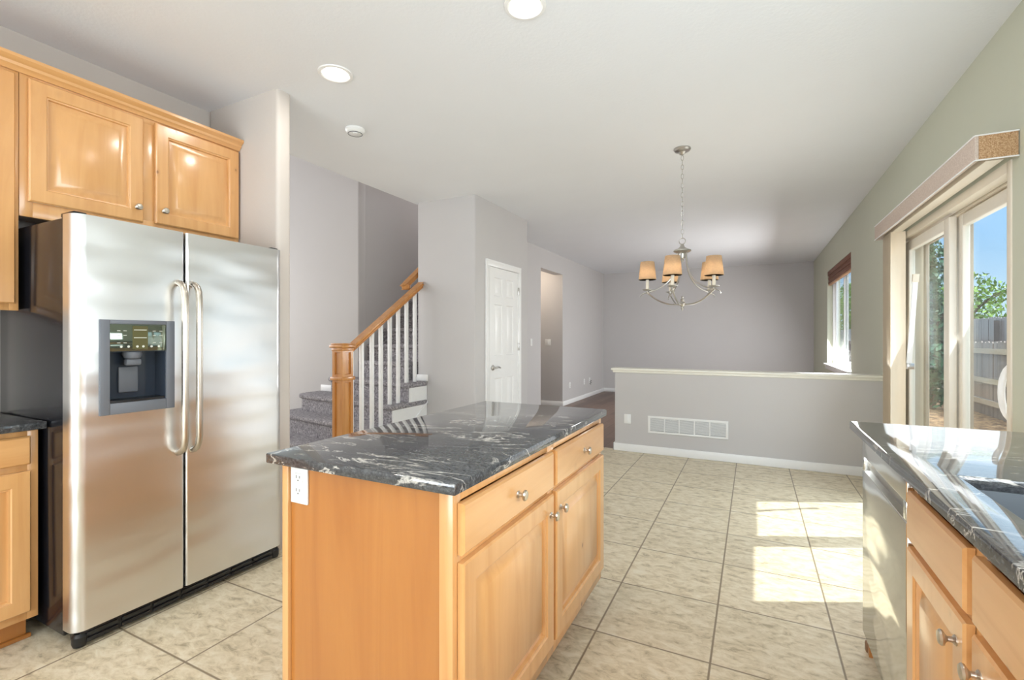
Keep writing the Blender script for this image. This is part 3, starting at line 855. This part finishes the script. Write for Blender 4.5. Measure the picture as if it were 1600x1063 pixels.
mb.prism(prof, 'y', 0.02, 1.903)
tag(mb.build('crown_moulding', M['alder_h']), 'stepped alder crown moulding along the top of the wall cabinets', 'moulding')

bl = thing('base_cabinet', 'alder base cabinet beside the refrigerator with one drawer over a door', 'base cabinet', (-2.92, 0.5, 0))
BX = -2.68
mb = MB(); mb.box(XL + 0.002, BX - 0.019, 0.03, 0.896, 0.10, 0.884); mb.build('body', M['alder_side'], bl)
mb = MB(); mb.box(XL + 0.05, BX - 0.06, 0.035, 0.880, 0.0, 0.10).box(BX - 0.062, BX - 0.045, 0.03, 0.893, 0.0, 0.018, bevel=0.004); mb.build('toe_kick', M['alder_side'], bl)
mb = MB()
for (y0, y1, z0, z1) in ((0.865, 0.899, 0.10, 0.884), (0.03, 0.07, 0.10, 0.884), (0.07, 0.865, 0.855, 0.884), (0.07, 0.865, 0.69, 0.74), (0.07, 0.865, 0.10, 0.165)):
    mb.box(BX - 0.020, BX, y0, y1, z0, z1, bevel=0.001)
mb.build('face_frame', M['alder'], bl)
d = drawer_front(bl, BX + 0.001, 0.40, 0.872, 0.742, 0.858); knob(d, (BX + 0.020, 0.63, 0.80))
d = cab_door(bl, BX + 0.001, 0.40, 0.872, 0.135, 0.715); knob(d, (BX + 0.020, 0.435, 0.65))
ct = MB().box(XL + 0.002, -2.63, 0.02, 0.911, 0.885, 0.915, bevel=0.004).build('countertop', M['granite'])
tag(ct, 'short run of dark granite counter beside the refrigerator', 'countertop')

# ---- sink run along the window wall
RX = 0.402
sc_ = thing('sink_cabinet', 'alder sink base cabinet beside the dishwasher, false drawers over doors', 'base cabinet', (0.70, 1.25, 0))
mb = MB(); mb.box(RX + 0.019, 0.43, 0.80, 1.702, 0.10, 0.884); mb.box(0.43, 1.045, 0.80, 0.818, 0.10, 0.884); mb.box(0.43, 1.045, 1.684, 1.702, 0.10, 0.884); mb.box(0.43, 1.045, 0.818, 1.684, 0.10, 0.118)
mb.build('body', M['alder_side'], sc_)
mb = MB(); mb.box(RX + 0.075, RX + 0.09, 0.80, 1.702, 0.0, 0.10); mb.build('toe_kick', M['alder_side'], sc_)
mb = MB()
for (y0, y1, z0, z1) in ((1.675, 1.703, 0.10, 0.884), (1.235, 1.30, 0.10, 0.884), (0.80, 0.83, 0.10, 0.884), (1.30, 1.675, 0.85, 0.884), (0.83, 1.235, 0.85, 0.884),
                         (1.30, 1.675, 0.67, 0.725), (0.83, 1.235, 0.67, 0.725), (1.30, 1.675, 0.10, 0.165), (0.83, 1.235, 0.10, 0.165)):
    mb.box(RX, RX + 0.020, y0, y1, z0, z1, bevel=0.001)
mb.build('face_frame', M['alder'], sc_)
for (y0, y1, ky) in ((1.285, 1.692, 1.325), (0.815, 1.247, 1.205)):
    drawer_front(sc_, RX - 0.001, y0, y1, 0.703, 0.838, -1, 'false_drawer')
    d = cab_door(sc_, RX - 0.001, y0, y1, 0.152, 0.683, -1); knob(d, (RX - 0.020, ky, 0.625), -1)
bc = thing('base_cabinet', 'alder base cabinet next to the sink base, away from the dishwasher', 'base cabinet', (0.70, 0.4, 0))
mb = MB(); mb.box(RX + 0.019, 1.045, -0.6, 0.798, 0.10, 0.884); mb.build('body', M['alder_side'], bc)
mb = MB(); mb.box(RX + 0.075, 1.0, -0.6, 0.798, 0.0, 0.10); mb.build('toe_kick', M['alder_side'], bc)
mb = MB(); mb.box(RX, RX + 0.02, -0.6, 0.798, 0.10, 0.884, bevel=0.001); mb.build('face_frame', M['alder'], bc)
for y0, y1 in ((0.38, 0.785), (-0.08, 0.36)):
    d = drawer_front(bc, RX - 0.001, y0, y1, 0.703, 0.838, -1); knob(d, (RX - 0.020, (y0 + y1) / 2, 0.77), -1)
    d = cab_door(bc, RX - 0.001, y0, y1, 0.152, 0.683, -1); knob(d, (RX - 0.020, y1 - 0.04, 0.625), -1)

dw = thing('dishwasher', 'stainless dishwasher at the end of the sink counter', 'dishwasher', (0.70, 2.01, 0))
mb = MB(); mb.box(RX + 0.012, 1.03, 1.712, 2.318, 0.10, 0.878); mb.build('body', M['grey_plastic'], dw)
DXF = 0.386
mb = MB(); mb.box(DXF, RX + 0.011, 1.711, 2.318, 0.105, 0.742, bevel=0.005, seg=3); dd = mb.build('door_panel', M['dw_steel'], dw)
mb = MB()
mb.box(DXF, RX + 0.011, 1.711, 2.318, 0.796, 0.870, bevel=0.004, seg=3)
mb.box(DXF, RX + 0.011, 1.711, 1.742, 0.744, 0.798, bevel=0.002).box(DXF, RX + 0.011, 2.287, 2.318, 0.744, 0.798, bevel=0.002)
cpn = mb.build('control_strip', M['dw_steel'], dw)
mb = MB(); mb.box(RX + 0.004, RX + 0.011, 1.742, 2.287, 0.744, 0.796); mb.prism([(DXF + 0.001, 0.744), (RX + 0.005, 0.748), (RX + 0.005, 0.744)], 'y', 1.742, 2.287)
mb.build('pocket_handle', M['chrome'], cpn)
mb = MB(); mb.box(RX + 0.055, RX + 0.075, 1.715, 2.315, 0.0, 0.10); mb.build('toe_kick', M['black'], dw)
ep = thing('end_panel', 'alder end panel closing the counter run past the dishwasher', 'panel', (0.72, 2.34, 0))
mb = MB(); mb.box(RX + 0.006, 1.045, 2.322, 2.345, 0.0, 0.884, bevel=0.002); mb.build('panel', M['alder_side'], ep)
mb = MB(); mb.box(RX + 0.0, RX + 0.03, 2.346, 2.375, 0.0, 0.045, bevel=0.008); mb.build('shoe_block', m_plain('dark stained shoe', srgb(126, 92, 62), 0.4), ep)

# granite top with a sink cut-out
SX0, SX1, SY0, SY1 = 0.465, 0.86, 0.86, 1.595
mb = MB()
X0, X1, Y0, Y1 = 0.360, 1.046, -0.62, 2.425
bm = mb.bm
def ringv(z): return ([bm.verts.new(p) for p in ((X0, Y0, z), (X1, Y0, z), (X1, Y1, z), (X0, Y1, z))], [bm.verts.new(p) for p in ((SX0, SY0, z), (SX1, SY0, z), (SX1, SY1, z), (SX0, SY1, z))])
to, ti = ringv(0.915); bo, bi = ringv(0.885)
for i in range(4):
    j = (i + 1) % 4
    bm.faces.new((to[i], to[j], ti[j], ti[i])); bm.faces.new((bo[i], bo[j], bi[j], bi[i]))
    bm.faces.new((to[i], to[j], bo[j], bo[i])); bm.faces.new((ti[i], ti[j], bi[j], bi[i]))
bmesh.ops.recalc_face_normals(bm, faces=bm.faces[:])
bmesh.ops.bevel(bm, geom=[e_ for e_ in bm.edges if all(abs(v_.co.z - 0.915) < 1e-5 for v_ in e_.verts) and len({(v_ in to) for v_ in e_.verts}) == 1], offset=0.004, segments=2, profile=0.5, affect='EDGES')
tag(mb.build('countertop', M['granite']), 'long dark granite counter with a sink cut-out under the patio side wall', 'countertop')
sk = thing('sink', 'grey composite undermount sink set in the granite counter', 'sink', (0.66, 1.23, 0.68))
mb = MB()
a, b, c_, d_ = SX0 + 0.005, SX1 - 0.005, SY0 + 0.005, SY1 - 0.005
for (x0, x1, y0, y1) in ((a - 0.012, a, c_ - 0.012, d_ + 0.012), (b, b + 0.012, c_ - 0.012, d_ + 0.012), (a, b, c_ - 0.012, c_), (a, b, d_, d_ + 0.012)):
    mb.box(x0, x1, y0, y1, 0.69, 0.884)
mb.box(a - 0.012, b + 0.012, c_ - 0.012, d_ + 0.012, 0.68, 0.692)
mb.build('bowl', M['sinkmat'], sk)
mb = MB(); mb.lathe([(0.045, 0), (0.045, 0.003), (0.034, 0.004), (0.03, 0.001), (0.0004, 0.001)], (0.66, 1.23, 0.692), 'z', 24); mb.build('drain', M['chrome'], sk)

# ================================================================== staircase
RISE = 0.197
noses = [((-3.16, 3.14), (-5.45, 3.50)), ((-3.16, 3.40), (-5.00, 3.72)), ((-3.16, 3.66), (-4.90, 3.93)), ((-3.16, 3.92), (-4.60, 4.10))]
st = thing('staircase', 'grey carpeted staircase rising behind the oak newel post', 'staircase', (-3.75, 3.14, 0))
def carpet_step(outline, inner, z0, z1):
    mb = MB()
    b = MB(); b.prism(outline, 'z', z1 - 0.052, z1, bevel=0.02, seg=3)
    mb.prism(inner, 'z', z0, z1 - 0.03)
    me = bpy.data.meshes.new('t'); b.bm.to_mesh(me); b.bm.free()
    mb.bm.from_mesh(me); bpy.data.meshes.remove(me)
    return mb.build('step', M['carpet'], st)
for k_, ((xr, yr), (xl, yl)) in enumerate(noses):
    z1 = RISE * (k_ + 1); z0 = 0 if k_ == 0 else z1 - RISE - 0.02
    yback = 4.315
    def curve(ins):
        # nose line from right to left with a rounded left return
        pts = [(xr - ins, 4.236), (xr - ins, yr + ins)]
        for i in range(1, 7):
            f_ = i / 6
            pts.append((xr + (xl + 0.14 - xr) * f_, yr + (yl - yr) * f_ + ins))
        for i in range(1, 6):
            a_ = math.pi / 2 * i / 5
            pts.append((xl + 0.14 - (0.14 - ins) * math.sin(a_), yl + ins + 0.14 * (1 - math.cos(a_))))
        pts.append((xl + ins, yback))
        pts.append((-3.32, yback)); pts.append((-3.32, 4.236))
        return pts
    carpet_step(curve(0.0), curve(0.028), z0, z1)
for k_ in range(4, 15):
    z1 = RISE * (k_ + 1); y0 = 4.18 + (k_ - 4) * 0.26
    if k_ == 4:
        ol = [(-3.32, 4.20), (-4.23, 4.275), (-4.246, 4.50), (-3.402, 4.50)]
        ol = [(-3.405, 4.19), (-4.246, 4.30), (-4.246, 4.56), (-3.405, 4.56)]
        carpet_step(ol, [(x, y + (0.028 if y < 4.4 else 0)) for x, y in ol], z1 - RISE - 0.02, z1)
    else:
        ol = [(-3.405, y0), (-4.246, y0), (-4.246, y0 + 0.32), (-3.405, y0 + 0.32)]
        carpet_step(ol, [(-3.405, y0 + 0.028), (-4.246, y0 + 0.028), (-4.246, y0 + 0.32), (-3.405, y0 + 0.32)], z1 - RISE - 0.02, z1)
# white stringer below the tread ends
mb = MB()
pts = [(3.17, 0.0), (3.17, RISE - 0.04), (3.43, RISE - 0.04), (3.43, 2 * RISE - 0.04), (3.69, 2 * RISE - 0.04), (3.69, 3 * RISE - 0.04), (3.95, 3 * RISE - 0.04), (3.95, 4 * RISE - 0.04), (4.236, 4 * RISE - 0.04), (4.236, 0.0)]
mb.prism(pts, 'x', -3.189, -3.172)
mb.beam((-3.168, 3.62, 0.10), (-3.168, 4.236, 0.10 + 0.616 * 0.76), 0.012, 0.022, (1, 0, 0), 0.002)
o = mb.build('stringer', M['trim'], st); o['label'] = 'white painted stringer'
mb = MB(); mb.box(-3.30, -3.155, 4.222, 4.238, 4 * RISE, 4 * RISE + 0.07, bevel=0.003); mb.build('skirt_block', M['trim'], st)
mb = MB(); mb.box(-4.87, -4.26, 4.303, 4.318, 3 * RISE, 3 * RISE + 0.075, bevel=0.003); mb.build('skirt_board', M['trim'], st)

sr = thing('stair_railing', 'oak stair railing with square newel post and white balusters', 'railing', (-3.25, 3.13, 0))
nx, ny = -3.25, 3.115
nw = 0.062
mb = MB()
def newel_face(o_, u_, n_, z0, z1, less=0.0):
    w_ = 2 * nw - less
    mb.slab(Vector(o_) - Vector(n_) * 0.019, u_, (0, 0, 1), n_, w_, z1 - z0, 0.020, [(0.028, w_ - 0.028, 0.032, z1 - z0 - 0.032)], [(0.003, -0.013)], 0.0005)
mb.box(nx - nw + 0.022, nx + nw - 0.022, ny - nw + 0.022, ny + nw - 0.022, 0.0, 1.20)
for z0, z1 in ((0.02, 0.90), (0.905, 1.165)):
    newel_face((nx - nw, ny - nw + 0.001, z0), (1, 0, 0), (0, -1, 0), z0, z1)
    newel_face((nx + nw - 0.0003, ny - nw + 0.0007, z0), (0, 1, 0), (1, 0, 0), z0, z1, 0.0014)
    newel_face((nx - nw, ny + nw - 0.001, z0), (1, 0, 0), (0, 1, 0), z0, z1)
    newel_face((nx - nw + 0.0003, ny - nw + 0.0007, z0), (0, 1, 0), (-1, 0, 0), z0, z1, 0.0014)
mb.box(nx - nw - 0.014, nx + nw + 0.014, ny - nw - 0.014, ny + nw + 0.014, 0.885, 0.918, bevel=0.006)
mb.box(nx - nw - 0.006, nx + nw + 0.006, ny - nw - 0.006, ny + nw + 0.006, 1.145, 1.172, bevel=0.005)
mb.box(nx - nw - 0.020, nx + nw + 0.020, ny - nw - 0.020, ny + nw + 0.020, 1.172, 1.200, bevel=0.007)
mb.box(nx - nw - 0.010, nx + nw + 0.010, ny - nw - 0.010, ny + nw + 0.010, 1.200, 1.212, bevel=0.004)
mb.build('newel_post', M['oak'], sr)
railz = lambda y: 1.252 + 0.66 * (y - 3.343)
mb = MB()
mb.beam((-3.25, 3.17, railz(3.17) + 0.012), (-3.25, 4.235, railz(4.235) + 0.012), 0.062, 0.028, (0, 0, 1), 0.010)
mb.beam((-3.25, 3.17, railz(3.17) - 0.012), (-3.25, 4.235, railz(4.235) - 0.012), 0.046, 0.034, (0, 0, 1), 0.004)
mb.build('handrail', M['oak'], sr)
for y, kstep in ((3.215, 1), (3.343, 1), (3.477, 2), (3.60, 2), (3.729, 3), (3.855, 3), (3.987, 4), (4.125, 4)):
    MB().box(-3.266, -3.234, y - 0.016, y + 0.016, RISE * kstep - 0.005, railz(y) - 0.01, bevel=0.003).build('baluster', M['trim'], sr)
wr = thing('wall_handrail', 'short oak handrail end returning to the wall above the stair railing', 'handrail', (-3.46, 4.3, 1.8))
mb = MB()
zz = 1.835
mb.beam((-3.40, 4.215, zz - 0.012), (-3.452, 4.195, zz - 0.012), 0.05, 0.045, (0, 0, 1), 0.008)
mb.beam((-3.452, 4.18, zz - 0.02), (-3.452, 5.9, zz - 0.02 + 1.72 * 0.757), 0.055, 0.05, (0, 0, 1), 0.01)
mb.build('rail', M['oak'], wr)
mb = MB(); mb.tube([(-3.452, 4.6, 2.10), (-3.43, 4.6, 2.08), (-3.405, 4.6, 2.08)], 0.008, 8); mb.build('bracket', M['nickel'], wr)

# ================================================================== chandelier
CX, CY = -0.495, 3.936
ch = thing('chandelier', 'satin silver five arm chandelier with burlap shades on a chain', 'chandelier', (CX, CY, 1.46))
mb = MB(); mb.lathe([(0.062, 0.0), (0.064, -0.010), (0.056, -0.022), (0.030, -0.032), (0.020, -0.046), (0.008, -0.052), (0.0004, -0.054)], (CX, CY, CZ), 'z', 28); mb.build('canopy', M['chrome'], ch)
mb = MB()
z = CZ - 0.058; i = 0
while z > 2.05:
    hl, hw = 0.021, 0.0095
    ring = []
    for j in range(14):
        a = 2 * math.pi * j / 14
        u_, w_ = hw * math.cos(a), hl * math.sin(a)
        ring.append((CX + (u_ if i % 2 == 0 else 0), CY + (0 if i % 2 == 0 else u_), z - hl + w_ + 0.004))
    mb.tube(ring, 0.0022, 6, closed=True)
    z -= 0.036; i += 1
ring = [(CX + 0.024 * math.cos(2 * math.pi * j / 18), CY, 2.015 + 0.024 * math.sin(2 * math.pi * j / 18)) for j in range(18)]
mb.tube(ring, 0.0035, 8, closed=True)
mb.build('chain', M['chrome'], ch)
mb = MB(); mb.lathe([(0.004, 0.06), (0.012, 0.052), (0.018, 0.036), (0.034, 0.022), (0.064, 0.010), (0.066, 0.0), (0.048, -0.010), (0.026, -0.018), (0.022, -0.05), (0.010, -0.06), (0.013, -0.072), (0.0004, -0.085)], (CX, CY, 1.935), 'z', 28); mb.build('hub', M['chrome'], ch)
mb = MB(); mb.lathe([(0.0004, 0.065), (0.010, 0.055), (0.006, 0.044), (0.015, 0.032), (0.010, 0.02), (0.026, 0.004), (0.020, -0.012), (0.010, -0.022), (0.013, -0.034), (0.005, -0.046), (0.0004, -0.06)], (CX, CY, 1.525), 'z', 20); mb.build('finial', M['chrome'], ch)
def bez(p0, p1, p2, p3, n=14):
    out = []
    for i in range(n + 1):
        t = i / n; s = 1 - t
        out.append(tuple(s ** 3 * a + 3 * s * s * t * b + 3 * s * t * t * c + t ** 3 * d for a, b, c, d in zip(p0, p1, p2, p3)))
    return out
CR = 0.262
for q in (105, 33, 177, 249, 321):
    th = R(q) 
    # lateral r cos, toward camera r sin
    lat, tow = math.cos(th), math.sin(th)
    dl = math.hypot(CX, CY)
    dx = lat * CY / dl - tow * CX / dl
    dy = -lat * CX / dl - tow * CY / dl
    P = lambda r_, z_: (CX + dx * r_, CY + dy * r_, z_)
    mb = MB()
    mb.tube(bez(P(0.034, 1.93), P(0.036, 1.72), P(0.13, 1.655), P(CR - 0.015, 1.628)), 0.0055, 8)
    mb.tube(bez(P(0.012, 1.525), P(0.12, 1.505), P(0.20, 1.56), P(CR + 0.005, 1.622)), 0.0055, 8)
    mb.tube(bez(P(CR - 0.03, 1.625), P(CR + 0.03, 1.622), P(CR + 0.065, 1.60), P(CR + 0.05, 1.585)), 0.005, 8)
    arm = mb.build('arm', M['chrome'], ch)
    c0 = P(CR, 0)
    mb = MB(); mb.lathe([(0.006, -0.012), (0.012, 0.0), (0.010, 0.008), (0.036, 0.020), (0.038, 0.024), (0.014, 0.022)], (c0[0], c0[1], 1.622), 'z', 20); mb.build('drip_cup', M['chrome'], arm)
    mb = MB(); mb.lathe([(0.0125, 0.0), (0.0125, 0.088)], (c0[0], c0[1], 1.645), 'z', 14); mb.build('candle_sleeve', M['candle'], arm)
    mb = MB(); mb.lathe([(0.006, 0.0), (0.014, 0.012), (0.017, 0.028), (0.011, 0.046), (0.003, 0.060), (0.0004, 0.064)], (c0[0], c0[1], 1.734), 'z', 14); mb.build('bulb', M['bulb'], arm)
    mb = MB()
    mb.lathe([(0.066, 0.0), (0.068, 0.002), (0.053, 0.142), (0.050, 0.142), (0.0645, 0.002), (0.066, 0.0)], (c0[0], c0[1], 1.722), 'z', 32)
    mb.build('lamp_shade', M['burlap'], ch)

# ================================================================== ceiling fixtures
def can(x, y, label, watts):
    t = thing('recessed_light', label, 'ceiling light', (x, y, CZ), 'recessed ceiling lights')
    mb = MB(); mb.lathe([(0.094, 0.0), (0.092, -0.006), (0.078, -0.008), (0.070, 0.0), (0.060, 0.028), (0.062, 0.028), (0.072, 0.0)], (x, y, CZ - 0.0005), 'z', 36); mb.build('trim_ring', M['trim'], t)
    mb = MB(); mb.lathe([(0.071, 0.0), (0.060, 0.0004), (0.0004, 0.0004)], (x, y, CZ - 0.0045), 'z', 36); mb.build('lens', M['lens'], t)
    light('recessed_lamp', 'AREA', (x, y, CZ - 0.012), watts, (1.0, 0.95, 0.88), (0, 0, -1), shape='DISK', size=0.13)
    return t
W = 3
can(-2.085, 1.945, 'round lit recessed ceiling light in front of the refrigerator', W)
can(-0.905, 1.925, 'round lit recessed ceiling light above the island, cut by the top edge', W)
for (x, y) in ((-2.085, 0.0), (-0.905, 0.0), (-2.085, -2.0), (-0.905, -2.0), (0.3, -1.0)):
    light('kitchen_fill_lamp', 'AREA', (x, y, CZ - 0.02), W, (1.0, 0.95, 0.88), (0, 0, -1), shape='DISK', size=0.15)  # extra downlights added out of view, without fixtures
light('hall_lamp', 'POINT', (-3.75, 7.55, 2.38), 11, (1.0, 0.84, 0.66), shadow_soft_size=0.06)
sd = thing('smoke_detector', 'round white smoke detector on the ceiling', 'smoke detector', (-2.52, 2.53, CZ))
mb = MB(); mb.lathe([(0.066, 0.0), (0.068, -0.012), (0.060, -0.026), (0.048, -0.034), (0.0004, -0.036)], (-2.52, 2.53, CZ), 'z', 32); mb.build('housing', M['plate'], sd)
mb = MB(); mb.lathe([(0.016, 0.0), (0.016, -0.006), (0.0004, -0.007)], (-2.505, 2.515, CZ - 0.034), 'z', 20); mb.build('test_button', M['trim'], sd)
mb = MB(); mb.lathe([(0.050, 0.0), (0.0505, -0.003), (0.046, -0.003), (0.0455, 0.0)], (-2.52, 2.53, CZ - 0.0325), 'z', 32); mb.build('sounder_ring', M['grey_plastic'], sd)

# ================================================================== yard
GZ = -0.12
struct(MB().box(1.23, 40, -12, 60, GZ - 0.1, GZ).build('ground', M['mulch']), 'ground of tan bark mulch outside the patio door', 'ground')
def fence(x, y0, y1, top, mat, label, seed, rails):
    rnd = random.Random(seed)
    f_ = thing('wood_fence', label, 'fence', (x, (y0 + y1) / 2, GZ))
    mb = MB(); y = y0
    while y < y1:
        w_ = 0.14; t_ = top + rnd.uniform(-0.015, 0.015); xo = rnd.uniform(-0.004, 0.004)
        mb.prism([(y, GZ), (y + w_, GZ), (y + w_, t_ - 0.03), (y + w_ - 0.03, t_), (y + 0.03, t_), (y, t_ - 0.03)], 'x', x + xo, x + xo + 0.018)
        y += w_ + 0.006
    mb.build('board_panel', mat, f_)
    for z_ in rails:
        MB().box(x - 0.045, x - 0.005, y0, y1, z_ - 0.045, z_ + 0.045).build('rail', M['rail'], f_)
    yy = y0 + 0.3
    while yy < y1:
        MB().box(x - 0.10, x - 0.005, yy, yy + 0.09, GZ, top - 0.08).build('post', mat, f_)
        yy += 4.8
fence(3.7, 5.0, 34.0, 1.19, M['fence'], 'lower brown cedar fence with pale rails in the yard', 3, (0.12, 0.50, 1.02))
fence(5.4, 6.0, 40.0, 1.76, M['fence_dark'], 'taller grey cedar fence standing behind the lower fence', 4, ())
def tree(x, y, zc, rad, n, mat, label, leaf=0.07, trunk=True, shape=None, seed=1, name='leafy_tree'):
    rnd = random.Random(seed)
    t = thing(name, label, 'tree', (x, y, GZ))
    mb = MB(); bm = mb.bm
    for _ in range(n):
        while True:
            p = Vector((rnd.uniform(-1, 1), rnd.uniform(-1, 1), rnd.uniform(-1, 1)))
            if 0.15 < p.length < 1: break
        if shape == 'cone':
            k_ = (1 - p.z) / 2 * 0.9 + 0.12
            p.x *= k_; p.y *= k_
        c = Vector((x + p.x * rad[0], y + p.y * rad[1], zc + p.z * rad[2]))
        a = Vector((rnd.gauss(0, 1), rnd.gauss(0, 1), rnd.gauss(0, 1))).normalized()
        b = a.cross(Vector((rnd.gauss(0, 1), rnd.gauss(0, 1), rnd.gauss(0, 1)))).normalized()
        s = leaf * rnd.uniform(0.6, 1.3)
        bm.faces.new([bm.verts.new(c + a * s), bm.verts.new(c + b * s * 0.5), bm.verts.new(c - a * s), bm.verts.new(c - b * s * 0.5)])
    mb.build('foliage', mat, t, smooth=False)
    mb = MB()
    top = zc + rad[2] * 0.6
    mb.tube([(x, y, GZ), (x + 0.05, y, (zc + GZ) / 2), (x, y + 0.04, zc), (x, y, top)], [0.09, 0.07, 0.05, 0.015], 8)
    for _ in range(7):
        z0 = rnd.uniform(zc - rad[2] * 0.6, zc + rad[2] * 0.2); a = rnd.uniform(0, 6.28)
        mb.tube([(x, y, z0), (x + math.cos(a) * rad[0] * 0.4, y + math.sin(a) * rad[1] * 0.4, z0 + rad[2] * 0.25), (x + math.cos(a) * rad[0] * 0.8, y + math.sin(a) * rad[1] * 0.8, z0 + rad[2] * 0.45)], [0.03, 0.02, 0.008], 6)
    mb.build('trunk', M['bark'], t)
tree(6.55, 21.2, 2.0, (1.05, 1.1, 1.45), 1700, M['leaf'], 'bright green leafy tree just behind the fences, seen through the sliding pane', 0.085, seed=2)
tree(7.2, 17.8, 1.9, (0.8, 0.8, 0.85), 300, M['leaf'], 'thin sparse tree beyond the fences, edged by the patio door jamb', 0.08, seed=5)
tree(3.05, 11.9, 1.5, (0.42, 0.42, 1.65), 2600, M['evergreen'], 'slim dark evergreen inside the fence, seen through the fixed pane', 0.075, seed=6, shape='cone', name='evergreen_tree')
tree(6.7, 26.2, 3.0, (1.15, 1.15, 2.6), 3000, M['evergreen'], 'tall bushy dark tree behind the fence, top seen through the fixed pane', 0.11, seed=8, name='evergreen_tree')
tree(7.4, 48.0, 3.4, (1.8, 2.4, 2.4), 2600, M['leaf'], 'round green tree beyond the fence, seen through the living room window', 0.16, seed=9)
